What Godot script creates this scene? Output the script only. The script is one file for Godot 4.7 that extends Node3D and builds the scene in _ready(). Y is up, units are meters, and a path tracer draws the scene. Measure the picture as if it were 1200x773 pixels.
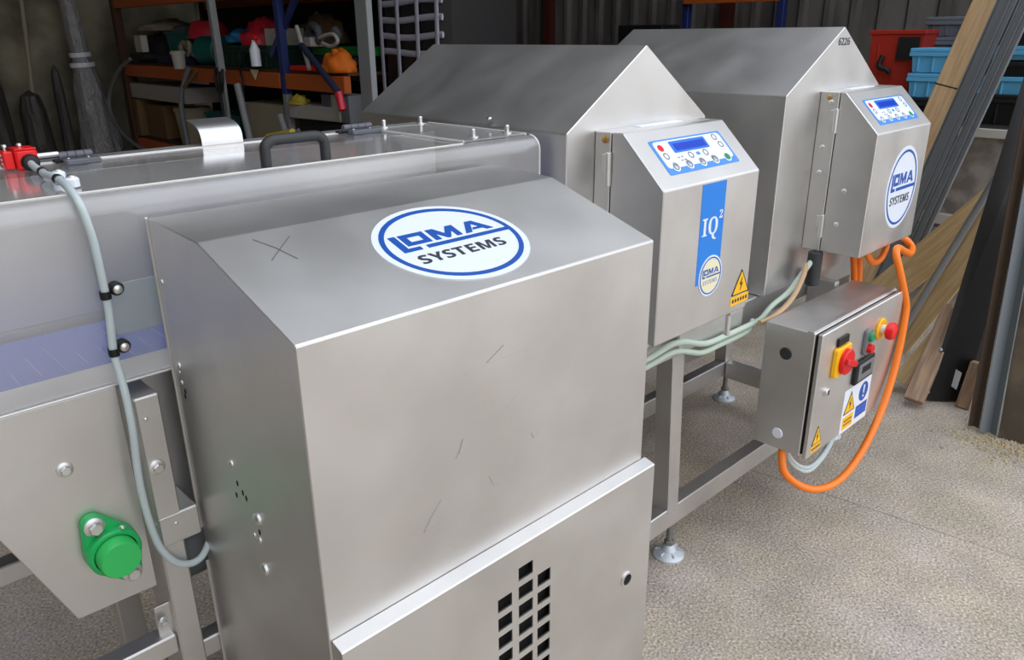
extends Node3D

var M := {}
var rng := RandomNumberGenerator.new()
const P0 := Vector3(0.0, 1.65, 0.0)

# ------------------------------------------------------------------ entry
func _ready():
	rng.seed = 7
	camera_and_light()
	materials()
	setting()
	hood()
	conveyor()
	cover()
	detectors()
	stand()
	cabinet()
	cables()
	leaning_stock()
	stillage()
	rack()
	rack_items()
	back_things()
	marks()

func camera_and_light():
	var cam := Camera3D.new()
	cam.name = "camera"
	cam.fov = 46.046
	cam.near = 0.05
	cam.far = 100.0
	add_child(cam)
	cam.transform = Transform3D(Basis(Vector3(0.71994294, -0.00875306, 0.69397806), Vector3(0.25330438, 0.93425741, -0.25099797), Vector3(-0.64615715, 0.3564919, 0.67482922)), P0)
	cam.current = true
	var we := WorldEnvironment.new()
	we.name = "world_environment"
	var env := Environment.new()
	env.background_mode = Environment.BG_SKY
	var sky := Sky.new()
	var sm := ProceduralSkyMaterial.new()
	sm.sky_top_color = Color(0.9, 0.92, 0.95)
	sm.sky_horizon_color = Color(0.95, 0.955, 0.965)
	sm.sky_curve = 0.2
	sm.ground_bottom_color = Color(0.45, 0.43, 0.4)
	sm.ground_horizon_color = Color(0.75, 0.74, 0.72)
	sm.sky_energy_multiplier = 1.0
	sm.ground_energy_multiplier = 0.6
	sky.sky_material = sm
	env.sky = sky
	env.tonemap_mode = Environment.TONE_MAPPER_LINEAR
	env.tonemap_exposure = 2.3
	env.sdfgi_enabled = true
	env.ssao_enabled = true
	env.ssil_enabled = true
	we.environment = env
	add_child(we)

# ------------------------------------------------------------------ materials
func noise(freq: float, oct := 4, size := 512, seed_ := 1) -> NoiseTexture2D:
	var n := FastNoiseLite.new()
	n.noise_type = FastNoiseLite.TYPE_SIMPLEX_SMOOTH
	n.frequency = freq
	n.fractal_octaves = oct
	n.seed = seed_
	var t := NoiseTexture2D.new()
	t.width = size
	t.height = size
	t.seamless = true
	t.noise = n
	return t

func ramp(t: NoiseTexture2D, a: Color, b: Color, lo := 0.25, hi := 0.75) -> NoiseTexture2D:
	var g := Gradient.new()
	g.offsets = PackedFloat32Array([lo, hi])
	g.colors = PackedColorArray([a, b])
	t.color_ramp = g
	return t

func mat(key: String, c: Color, rough := 0.6, metal := 0.0) -> StandardMaterial3D:
	var m := StandardMaterial3D.new()
	m.resource_name = key
	m.albedo_color = c
	m.roughness = rough
	m.metallic = metal
	M[key] = m
	return m

func triplanar(m: StandardMaterial3D, t: Texture2D, scale: Vector3):
	m.albedo_texture = t
	m.uv1_triplanar = true
	m.uv1_world_triplanar = true
	m.uv1_scale = scale

func relief(m: StandardMaterial3D, freq: float, strength: float, oct := 4, seed_ := 3):
	var t := noise(freq, oct, 512, seed_)
	t.as_normal_map = true
	t.bump_strength = 8.0
	m.normal_enabled = true
	m.normal_texture = t
	m.normal_scale = strength

func materials():
	var s := mat("steel", Color(1, 1, 1), 0.42, 1.0)
	triplanar(s, ramp(noise(0.006, 5, 512, 11), Color(0.83, 0.825, 0.82), Color(0.87, 0.865, 0.86)), Vector3(0.9, 0.9, 0.9))
	s.roughness_texture = ramp(noise(0.008, 4, 512, 12), Color(0.43, 0.43, 0.43), Color(0.49, 0.49, 0.49))
	s.roughness = 1.0
	var s2 := mat("steel_bright", Color(0.88, 0.88, 0.88), 0.38, 1.0)
	s2.metallic_specular = 0.5
	mat("steel_dull", Color(0.6, 0.6, 0.59), 0.55, 1.0)
	mat("zinc", Color(0.8, 0.83, 0.86), 0.5, 0.4)
	mat("brass", Color(0.75, 0.6, 0.38), 0.4, 0.9)
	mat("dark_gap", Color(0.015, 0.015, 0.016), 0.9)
	mat("black", Color(0.05, 0.05, 0.055), 0.55)
	mat("rubber", Color(0.17, 0.175, 0.185), 0.5)
	mat("grey_plastic", Color(0.36, 0.37, 0.4), 0.45)
	mat("mid_grey", Color(0.45, 0.46, 0.48), 0.5)
	mat("white", Color(0.9, 0.92, 0.95), 0.4)
	mat("decal_white", Color(0.9, 0.93, 0.98), 0.35)
	mat("cream", Color(0.92, 0.9, 0.76), 0.4)
	mat("blue", Color(0.1, 0.33, 0.68), 0.4)
	mat("stripe_blue", Color(0.08, 0.5, 0.88), 0.4)
	mat("key_blue", Color(0.28, 0.55, 0.88), 0.4)
	mat("screen_blue", Color(0.03, 0.24, 0.74), 0.3)
	mat("screen_rim", Color(0.18, 0.45, 0.86), 0.3)
	mat("ink", Color(0.2, 0.21, 0.25), 0.5)
	mat("pencil", Color(0.58, 0.58, 0.58), 0.5, 0.9)
	mat("scratch_mark", Color(0.7, 0.69, 0.69), 0.5, 1.0)
	mat("red", Color(0.86, 0.06, 0.09), 0.35)
	mat("bright_red", Color(0.9, 0.08, 0.1), 0.3)
	mat("green_button", Color(0.12, 0.55, 0.36), 0.35)
	mat("yellow", Color(0.98, 0.74, 0.05), 0.4)
	mat("green", Color(0.1, 0.7, 0.37), 0.38)
	mat("green_cap", Color(0.2, 0.76, 0.38), 0.42)
	mat("orange_cable", Color(0.97, 0.5, 0.12), 0.4)
	mat("cable_grey", Color(0.74, 0.79, 0.8), 0.5)
	mat("cable_green", Color(0.72, 0.78, 0.72), 0.5)
	mat("cable_tan", Color(0.72, 0.6, 0.47), 0.5)
	mat("belt", Color(0.27, 0.37, 0.68), 0.45)
	mat("belt_line", Color(0.6, 0.66, 0.85), 0.5)
	mat("plate_teal", Color(0.55, 0.63, 0.64), 0.5)
	var pc := mat("clear_plastic", Color(0.92, 0.91, 0.9, 0.13), 0.1)
	pc.transparency = BaseMaterial3D.TRANSPARENCY_ALPHA
	pc.metallic_specular = 0.75
	mat("clear_edge", Color(0.9, 0.89, 0.87), 0.3)
	var film := mat("film", Color(0.6, 0.59, 0.6), 0.22)
	film.metallic_specular = 0.8
	relief(film, 0.03, 1.6, 4, 51)
	film.uv1_triplanar = true
	film.uv1_scale = Vector3(2.5, 0.8, 2.5)
	# ground and building
	var c := mat("concrete", Color(1, 1, 1), 0.92)
	triplanar(c, concrete_texture(), Vector3(0.55, 0.55, 0.55))
	relief(c, 0.35, 0.12, 3, 21)
	var w := mat("wall_render", Color(1, 1, 1), 0.95)
	triplanar(w, ramp(noise(0.008, 5, 512, 31), Color(0.42, 0.4, 0.34), Color(0.6, 0.57, 0.49)), Vector3(0.35, 0.35, 0.35))
	var k := mat("cladding", Color(1, 1, 1), 0.7)
	triplanar(k, ramp(noise(0.01, 4, 512, 32), Color(0.36, 0.345, 0.335), Color(0.47, 0.455, 0.44)), Vector3(0.5, 0.15, 0.5))
	mat("roof", Color(0.34, 0.33, 0.31), 0.9)
	mat("rust_red", Color(0.3, 0.1, 0.07), 0.8)
	# stock
	for wd in [["timber", Color(0.76, 0.64, 0.46), Color(0.83, 0.72, 0.54)], ["timber_grey", Color(0.56, 0.46, 0.38), Color(0.68, 0.57, 0.47)], ["timber_pale", Color(0.82, 0.67, 0.5), Color(0.88, 0.75, 0.58)]]:
		var t := mat(wd[0], Color(1, 1, 1), 0.8)
		t.albedo_texture = ramp(noise(0.012, 4, 512, 41), wd[1], wd[2])
		t.uv1_triplanar = true
		t.uv1_scale = Vector3(6, 6, 0.5)
	mat("steel_blue_grey", Color(0.58, 0.6, 0.62), 0.45, 0.5)
	mat("angle_grey", Color(0.46, 0.49, 0.51), 0.5, 0.3)
	mat("galv_tube", Color(0.66, 0.67, 0.68), 0.5, 0.5)
	mat("dark_steel", Color(0.2, 0.195, 0.19), 0.55, 0.3)
	mat("rust_brown", Color(0.33, 0.27, 0.22), 0.7, 0.2)
	mat("black_sheet", Color(0.085, 0.082, 0.09), 0.4)
	var b := mat("board_brown", Color(1, 1, 1), 0.8)
	triplanar(b, ramp(noise(0.008, 5, 512, 43), Color(0.3, 0.26, 0.21), Color(0.4, 0.35, 0.29)), Vector3(1, 1, 1))
	var gp := mat("grey_panel", Color(1, 1, 1), 0.7)
	triplanar(gp, ramp(noise(0.01, 5, 512, 44), Color(0.46, 0.435, 0.41), Color(0.6, 0.575, 0.55)), Vector3(1.2, 1.2, 1.2))
	mat("pale_rail", Color(0.74, 0.73, 0.7), 0.6)
	mat("crate_blue", Color(0.38, 0.7, 0.88), 0.45)
	mat("crate_grey", Color(0.42, 0.43, 0.46), 0.5)
	mat("bin_red", Color(0.68, 0.16, 0.1), 0.5)
	mat("crate_black", Color(0.06, 0.06, 0.065), 0.6)
	mat("rack_orange", Color(0.74, 0.36, 0.14), 0.5)
	mat("rack_blue", Color(0.13, 0.19, 0.42), 0.5)
	mat("rack_grey", Color(0.55, 0.56, 0.57), 0.5)
	mat("board_dark", Color(0.3, 0.2, 0.13), 0.8)
	mat("teal", Color(0.0, 0.36, 0.34), 0.5)
	mat("dark_green", Color(0.03, 0.2, 0.15), 0.6)
	mat("bright_green", Color(0.02, 0.42, 0.15), 0.5)
	mat("pink_red", Color(0.75, 0.14, 0.22), 0.45)
	mat("navy", Color(0.1, 0.13, 0.24), 0.8)
	mat("sky_tarp", Color(0.15, 0.45, 0.65), 0.6)
	mat("beige", Color(0.6, 0.56, 0.48), 0.8)
	mat("card", Color(0.45, 0.35, 0.22), 0.85)
	mat("foam", Color(0.66, 0.64, 0.62), 0.8)
	mat("pot_white", Color(0.72, 0.7, 0.66), 0.6)
	mat("orange_cloth", Color(0.85, 0.42, 0.05), 0.7)
	mat("dark_wrap", Color(0.26, 0.245, 0.235), 0.5)
	mat("dark_cloth", Color(0.1, 0.1, 0.11), 0.85)
	mat("grey_cloth", Color(0.33, 0.34, 0.37), 0.7)
	mat("webbing", Color(0.62, 0.61, 0.66), 0.7)
	mat("yellow_dull", Color(0.7, 0.62, 0.2), 0.6)
	mat("gravel", Color(0.72, 0.66, 0.52), 0.9)

func concrete_texture() -> ImageTexture:
	var n := 1024
	var im := Image.create(n, n, false, Image.FORMAT_RGB8)
	var a := FastNoiseLite.new()
	a.frequency = 0.006
	a.fractal_octaves = 5
	a.seed = 5
	var f := FastNoiseLite.new()
	f.frequency = 0.16
	f.fractal_octaves = 3
	f.seed = 6
	var h := FastNoiseLite.new()
	h.frequency = 0.004
	h.seed = 9
	for y in n:
		for x in n:
			# the four-way blend keeps the tile seamless
			var fx := float(x) / n
			var fy := float(y) / n
			var w := [(1 - fx) * (1 - fy), fx * (1 - fy), (1 - fx) * fy, fx * fy]
			var v := 0.0
			var hue := 0.0
			for q in 4:
				var px := x - n * (q % 2)
				var py := y - n * (q / 2)
				v += a.get_noise_2d(px, py) * w[q]
				hue += h.get_noise_2d(px, py) * w[q]
			var g := f.get_noise_2d(x, y)
			var k := 0.675 + v * 0.12 + g * 0.15
			if g > 0.38:
				k += 0.06
			elif g < -0.42:
				k -= 0.08
			im.set_pixel(x, y, Color(k * (1.02 + hue * 0.02), k * (0.955 + hue * 0.015), k * (0.88 - hue * 0.07)))
	return ImageTexture.create_from_image(im)

# ------------------------------------------------------------------ scene helpers
func numbered(n: String, parent: Node) -> String:
	if not parent.has_node(n):
		return n
	var i := 1
	while parent.has_node("%s_%03d" % [n, i]):
		i += 1
	return "%s_%03d" % [n, i]

func thing(called: String, label: String, category: String, at: Vector3, group := "") -> Node3D:
	var o := Node3D.new()
	o.name = numbered(called, self)
	add_child(o)
	o.position = at
	tag(o, label, category, group)
	return o

func tag(o: Node, label: String, category: String, group := ""):
	o.set_meta("label", label)
	o.set_meta("category", category)
	if group != "":
		o.set_meta("group", group)

func part(parent: Node3D, called: String, mesh: Mesh, m, xf := Transform3D()) -> MeshInstance3D:
	var o := MeshInstance3D.new()
	o.name = numbered(called, parent)
	o.mesh = mesh
	o.material_override = M[m] if m is String else m
	parent.add_child(o)
	o.global_transform = xf
	return o

func single(called: String, mesh: Mesh, m, xf: Transform3D, label: String, category: String, group := "") -> MeshInstance3D:
	var o := part(self, called, mesh, m, xf)
	tag(o, label, category, group)
	return o

func struct(called: String, mesh: Mesh, m, xf := Transform3D()) -> MeshInstance3D:
	var o := part(self, called, mesh, m, xf)
	o.set_meta("kind", "structure")
	return o

func at(x: float, y: float, z: float) -> Transform3D:
	return Transform3D(Basis(), Vector3(x, y, z))

func facing(p: Vector3, n: Vector3, up := Vector3.UP) -> Transform3D:
	# local z along n, local y as near up as may be
	var z := n.normalized()
	if absf(z.dot(up)) > 0.99:
		up = Vector3(0, 0, -1)
	var x := up.cross(z).normalized()
	return Transform3D(Basis(x, z.cross(x), z), p)

func axis_y(p: Vector3, d: Vector3) -> Transform3D:
	# local y along d (lathes)
	var y := d.normalized()
	var h := Vector3(1, 0, 0) if absf(y.x) < 0.9 else Vector3(0, 0, 1)
	var x := h.cross(y).normalized()
	return Transform3D(Basis(x, y, x.cross(y)), p)

func between(a: Vector3, b: Vector3, up := Vector3.UP) -> Transform3D:
	return facing((a + b) / 2, b - a, up)

# ------------------------------------------------------------------ mesh helpers
func start(smooth := false) -> SurfaceTool:
	var st := SurfaceTool.new()
	st.begin(Mesh.PRIMITIVE_TRIANGLES)
	st.set_smooth_group(0 if smooth else -1)
	return st

func tri(st: SurfaceTool, a: Vector3, b: Vector3, c: Vector3, n: Vector3):
	if (b - a).cross(c - a).dot(n) > 0:
		var t := b
		b = c
		c = t
	st.add_vertex(a)
	st.add_vertex(b)
	st.add_vertex(c)

func quad(st: SurfaceTool, a: Vector3, b: Vector3, c: Vector3, d: Vector3, n: Vector3):
	tri(st, a, b, c, n)
	tri(st, a, c, d, n)

func finish(st: SurfaceTool) -> ArrayMesh:
	st.generate_normals()
	return st.commit()

func inset(p: PackedVector2Array, d: float) -> PackedVector2Array:
	var r := PackedVector2Array()
	var n := p.size()
	for i in n:
		var a := (p[i] - p[(i + n - 1) % n]).normalized()
		var b := (p[(i + 1) % n] - p[i]).normalized()
		var na := Vector2(-a.y, a.x)
		var nb := Vector2(-b.y, b.x)
		var m := (na + nb).normalized()
		r.append(p[i] + m * d / maxf(0.3, m.dot(na)))
	return r

func ccw(p: PackedVector2Array) -> PackedVector2Array:
	if Geometry2D.is_polygon_clockwise(p):
		p.reverse()
	return p

func chamfered(p: PackedVector2Array, r: float, k := 1) -> PackedVector2Array:
	# each corner replaced by an arc of k segments
	var out := PackedVector2Array()
	var n := p.size()
	for i in n:
		var q := p[i]
		var u := (p[(i + n - 1) % n] - q)
		var v := (p[(i + 1) % n] - q)
		var rr := minf(r, minf(u.length(), v.length()) * 0.45)
		var a := q + u.normalized() * rr
		var b := q + v.normalized() * rr
		for j in k + 1:
			var t := float(j) / k
			out.append(a * (1 - t) * (1 - t) + q * 2 * t * (1 - t) + b * t * t)
	return out

func prism(poly: PackedVector2Array, depth: float, bevel := 0.0015, round_ := -1.0, k := 1) -> ArrayMesh:
	# extruded along local z, centred on z = 0
	var p := ccw(poly.duplicate())
	var rr := bevel if round_ < 0 else round_
	if rr > 0:
		p = chamfered(p, rr, k)
	var q := inset(p, bevel) if bevel > 0 else p
	var st := start()
	var h := depth / 2
	var n := p.size()
	var mid := Vector2()
	for v in p:
		mid += v / n
	for i in n:
		var a := p[i]
		var b := p[(i + 1) % n]
		var e := b - a
		var o := Vector3(e.y, -e.x, 0)
		quad(st, Vector3(a.x, a.y, h - bevel), Vector3(b.x, b.y, h - bevel), Vector3(b.x, b.y, bevel - h), Vector3(a.x, a.y, bevel - h), o)
		if bevel > 0:
			var c := q[i]
			var d := q[(i + 1) % n]
			quad(st, Vector3(a.x, a.y, h - bevel), Vector3(b.x, b.y, h - bevel), Vector3(d.x, d.y, h), Vector3(c.x, c.y, h), o.normalized() + Vector3(0, 0, 1))
			quad(st, Vector3(a.x, a.y, bevel - h), Vector3(b.x, b.y, bevel - h), Vector3(d.x, d.y, -h), Vector3(c.x, c.y, -h), o.normalized() - Vector3(0, 0, 1))
	var idx := Geometry2D.triangulate_polygon(q)
	for i in range(0, idx.size(), 3):
		var a := q[idx[i]]
		var b := q[idx[i + 1]]
		var c := q[idx[i + 2]]
		tri(st, Vector3(a.x, a.y, h), Vector3(b.x, b.y, h), Vector3(c.x, c.y, h), Vector3(0, 0, 1))
		tri(st, Vector3(a.x, a.y, -h), Vector3(b.x, b.y, -h), Vector3(c.x, c.y, -h), Vector3(0, 0, -1))
	return finish(st)

func rect(w: float, h: float) -> PackedVector2Array:
	return PackedVector2Array([Vector2(-w / 2, -h / 2), Vector2(w / 2, -h / 2), Vector2(w / 2, h / 2), Vector2(-w / 2, h / 2)])

func box(x: float, y: float, z: float, bevel := 0.0015) -> ArrayMesh:
	return prism(rect(x, y), z, minf(bevel, minf(x, minf(y, z)) * 0.3))

func pts(a: Array) -> PackedVector2Array:
	var r := PackedVector2Array()
	for i in range(0, a.size(), 2):
		r.append(Vector2(a[i], a[i + 1]))
	return r

func ellipse(a: float, b: float, n := 48, cx := 0.0, cy := 0.0) -> PackedVector2Array:
	var r := PackedVector2Array()
	for i in n:
		r.append(Vector2(cx + a * cos(TAU * i / n), cy + b * sin(TAU * i / n)))
	return r

func ring(a: float, b: float, w: float, d: float, n := 48) -> ArrayMesh:
	# flat elliptical band of width w
	var st := start()
	for i in n:
		var t := TAU * i / n
		var u := TAU * (i + 1) / n
		var o0 := Vector3(a * cos(t), b * sin(t), d / 2)
		var o1 := Vector3(a * cos(u), b * sin(u), d / 2)
		var i0 := Vector3((a - w) * cos(t), (b - w) * sin(t), d / 2)
		var i1 := Vector3((a - w) * cos(u), (b - w) * sin(u), d / 2)
		var dn := Vector3(0, 0, -d)
		quad(st, o0, o1, i1, i0, Vector3(0, 0, 1))
		quad(st, o0 + dn, o1 + dn, i1 + dn, i0 + dn, Vector3(0, 0, -1))
		quad(st, o0, o1, o1 + dn, o0 + dn, o0)
		quad(st, i0, i1, i1 + dn, i0 + dn, -o0)
	return finish(st)

func lathe(profile: PackedVector2Array, n := 24, smooth := true) -> ArrayMesh:
	# profile of (radius, y), from bottom to top; sharp profile corners by repeating rows
	var st := start(smooth)
	var g := 0
	for j in profile.size() - 1:
		if smooth:
			if j > 0 and absf((profile[j + 1] - profile[j]).angle_to(profile[j] - profile[j - 1])) > 0.6:
				g += 1
			st.set_smooth_group(g)
		for i in n:
			var t := TAU * i / n
			var u := TAU * (i + 1) / n
			var p := profile[j]
			var q := profile[j + 1]
			var a := Vector3(p.x * cos(t), p.y, p.x * sin(t))
			var b := Vector3(p.x * cos(u), p.y, p.x * sin(u))
			var c := Vector3(q.x * cos(u), q.y, q.x * sin(u))
			var d := Vector3(q.x * cos(t), q.y, q.x * sin(t))
			var e := q - p
			var m := Vector3(cos((t + u) / 2) * e.y, -e.x, sin((t + u) / 2) * e.y)
			if p.x > 0 or q.x > 0:
				quad(st, a, b, c, d, m)
	return finish(st)

func rod(r: float, len_: float, n := 20, bev := 0.0) -> ArrayMesh:
	# along local y, centred
	var h := len_ / 2
	var b := bev if bev > 0 else r * 0.12
	return lathe(PackedVector2Array([Vector2(0, -h), Vector2(r - b, -h), Vector2(r, -h + b), Vector2(r, h - b), Vector2(r - b, h), Vector2(0, h)]), n)

func smooth_path(p: Array, sub := 6) -> PackedVector3Array:
	var out := PackedVector3Array()
	var n := p.size()
	for i in n - 1:
		var a: Vector3 = p[maxi(i - 1, 0)]
		var b: Vector3 = p[i]
		var c: Vector3 = p[i + 1]
		var d: Vector3 = p[mini(i + 2, n - 1)]
		for j in sub:
			out.append(b.cubic_interpolate(c, a, d, float(j) / sub))
	out.append(p[n - 1])
	return out

func tube(p: Array, r: float, n := 10, sub := 6, squash := 1.0) -> ArrayMesh:
	var path := smooth_path(p, sub) if sub > 0 else PackedVector3Array(p)
	var st := start(true)
	var side := Vector3.ZERO
	var rings := []
	for i in path.size():
		var d := (path[mini(i + 1, path.size() - 1)] - path[maxi(i - 1, 0)]).normalized()
		if side == Vector3.ZERO:
			side = d.cross(Vector3.UP if absf(d.y) < 0.9 else Vector3.RIGHT).normalized()
		side = (side - d * side.dot(d)).normalized()
		var up := d.cross(side)
		var row := []
		for k in n:
			var t := TAU * k / n
			row.append(path[i] + side * cos(t) * r + up * sin(t) * r * squash)
		rings.append(row)
	for i in path.size() - 1:
		for k in n:
			var a: Vector3 = rings[i][k]
			var b: Vector3 = rings[i][(k + 1) % n]
			var c: Vector3 = rings[i + 1][(k + 1) % n]
			var d: Vector3 = rings[i + 1][k]
			quad(st, a, b, c, d, (a + b) / 2 - path[i])
	st.set_smooth_group(-1)
	for e in [0, path.size() - 1]:
		var dir: Vector3 = path[0] - path[1] if e == 0 else path[e] - path[e - 1]
		for k in n:
			tri(st, path[e], rings[e][k], rings[e][(k + 1) % n], dir)
	return finish(st)

func ribbon(p: Array, w: float, t := 0.0006) -> ArrayMesh:
	# flat mark in local xy, thickness t
	var st := start()
	for i in p.size() - 1:
		var a: Vector2 = p[i]
		var b: Vector2 = p[i + 1]
		var s := (b - a).normalized().orthogonal() * w / 2
		var q := [a + s, b + s, b - s, a - s]
		var f := []
		for v in q:
			f.append(Vector3(v.x, v.y, t))
		quad(st, f[0], f[1], f[2], f[3], Vector3(0, 0, 1))
		for k in 4:
			var u: Vector3 = f[k]
			var v: Vector3 = f[(k + 1) % 4]
			quad(st, u, v, Vector3(v.x, v.y, 0), Vector3(u.x, u.y, 0), (u + v) / 2 - Vector3((a.x + b.x) / 2, (a.y + b.y) / 2, t))
	return finish(st)

func text(s: String, height: float, font := "Droid Sans", depth := 0.0006, bold := false) -> ArrayMesh:
	# centred lettering in local xy, capitals «height» tall
	var tm := TextMesh.new()
	var f := SystemFont.new()
	f.font_names = PackedStringArray([font])
	if bold:
		f.font_weight = 700
	tm.font = f
	tm.font_size = 64
	tm.pixel_size = height / 46.0
	tm.depth = depth
	tm.curve_step = 2.0
	tm.text = s
	var am := ArrayMesh.new()
	for i in tm.get_surface_count():
		am.add_surface_from_arrays(Mesh.PRIMITIVE_TRIANGLES, tm.surface_get_arrays(i))
	return am

func joined(list: Array) -> ArrayMesh:
	# list of [mesh, Transform3D]
	var st := SurfaceTool.new()
	st.begin(Mesh.PRIMITIVE_TRIANGLES)
	for e in list:
		var m: Mesh = e[0]
		for i in m.get_surface_count():
			st.append_from(m, i, e[1])
	return st.commit()

func bolt_mesh(r: float, h: float) -> ArrayMesh:
	var w := lathe(PackedVector2Array([Vector2(0, 0), Vector2(r * 1.5, 0), Vector2(r * 1.5, h * 0.2), Vector2(r * 1.4, h * 0.25), Vector2(0, h * 0.25)]), 20)
	var b := prism(ellipse(r, r, 6), h * 0.75, r * 0.12, 0.0)
	return joined([[w, Transform3D()], [b, Transform3D(Basis(Vector3(1, 0, 0), Vector3(0, 0, -1), Vector3(0, 1, 0)), Vector3(0, h * 0.62, 0))]])

func screw_mesh(r: float) -> ArrayMesh:
	return lathe(PackedVector2Array([Vector2(r, 0), Vector2(r * 0.95, r * 0.35), Vector2(r * 0.6, r * 0.6), Vector2(0, r * 0.66)]), 14)

func bolt(parent: Node3D, called: String, p: Vector3, d: Vector3, r: float, h: float, m = "steel_bright"):
	return part(parent, called, bolt_mesh(r, h), m, axis_y(p, d))

func screw(parent: Node3D, p: Vector3, d: Vector3, r: float, m = "steel_bright"):
	return part(parent, "screw", screw_mesh(r), m, axis_y(p, d))

func loft(a: PackedVector3Array, b: PackedVector3Array) -> ArrayMesh:
	# solid between two like quads (front a, back b)
	var st := start()
	var mid := Vector3()
	for v in a:
		mid += v / 8
	for v in b:
		mid += v / 8
	quad(st, a[0], a[1], a[2], a[3], (a[0] + a[2]) / 2 - mid)
	quad(st, b[0], b[1], b[2], b[3], (b[0] + b[2]) / 2 - mid)
	for i in 4:
		var j := (i + 1) % 4
		quad(st, a[i], a[j], b[j], b[i], (a[i] + a[j] + b[i] + b[j]) / 4 - mid)
	return finish(st)

# ------------------------------------------------------------------ setting
func slab(x0: float, x1: float, y0: float, y1: float, z0: float, z1: float, bevel := 0.0) -> Array:
	return [prism(rect(x1 - x0, y1 - y0), z1 - z0, bevel), at((x0 + x1) / 2, (y0 + y1) / 2, (z0 + z1) / 2)]

func setting():
	var s := slab(-9, 12, -0.2, 0.0, -9.6, 10)
	struct("floor", s[0], "concrete", s[1])
	s = slab(-2.4, 7.9, 0.0, 4.8, -9.1, -8.75)
	struct("wall_back", s[0], "wall_render", s[1])
	s = slab(-2.4, -2.1, 0.0, 4.8, -8.75, 3.5)
	struct("wall_left", s[0], "wall_render", s[1])
	# ribbed cladding on the right
	var st := start()
	var z := -8.75
	while z < -0.4:
		var z1 := z + 0.14
		var z2 := z1 + 0.03
		var z3 := z2 + 0.05
		var z4 := z3 + 0.03
		var xs := [7.5, 7.5, 7.46, 7.46, 7.5]
		var zs := [z, z1, z2, z3, z4]
		for i in 4:
			quad(st, Vector3(xs[i], 0, zs[i]), Vector3(xs[i + 1], 0, zs[i + 1]), Vector3(xs[i + 1], 4.8, zs[i + 1]), Vector3(xs[i], 4.8, zs[i]), Vector3(-1, 0, 0))
		z = z4
	quad(st, Vector3(7.7, 0, -8.75), Vector3(7.7, 0, z), Vector3(7.7, 4.8, z), Vector3(7.7, 4.8, -8.75), Vector3(1, 0, 0))
	quad(st, Vector3(7.5, 0, z), Vector3(7.7, 0, z), Vector3(7.7, 4.8, z), Vector3(7.5, 4.8, z), Vector3(0, 0, 1))
	struct("wall_right", finish(st), "cladding")
	s = slab(5.8, 7.9, 0.0, 4.8, -0.3, -0.1)
	struct("wall_front", s[0], "wall_render", s[1])
	s = slab(-2.4, 7.9, 4.8, 4.95, -9.1, -2.05)
	struct("ceiling", s[0], "roof", s[1])
	s = slab(5.6, 7.9, 4.8, 4.95, -2.05, -0.1)
	struct("ceiling_wing", s[0], "roof", s[1])
	s = slab(-2.1, 5.6, 4.5, 4.8, -2.15, -2.05)
	struct("trim_1", s[0], "dark_steel", s[1])
	struct("trim_5", prism(rect(0.12, 4.5), 0.12, 0.004), "rust_brown", at(4.25, 2.25, -0.52))
	# stanchions of the cladding seen at the back
	for v in [[-7.0, "rust_red"], [-8.35, "dark_steel"], [-4.55, "rust_red"]]:
		var p := struct("trim_2", prism(rect(0.1, 4.78), 0.12, 0.004), v[1], at(7.38, 2.39, v[0]))
		p.name = numbered("trim_2", self) if p.name != "trim_2" else "trim_2"

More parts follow.
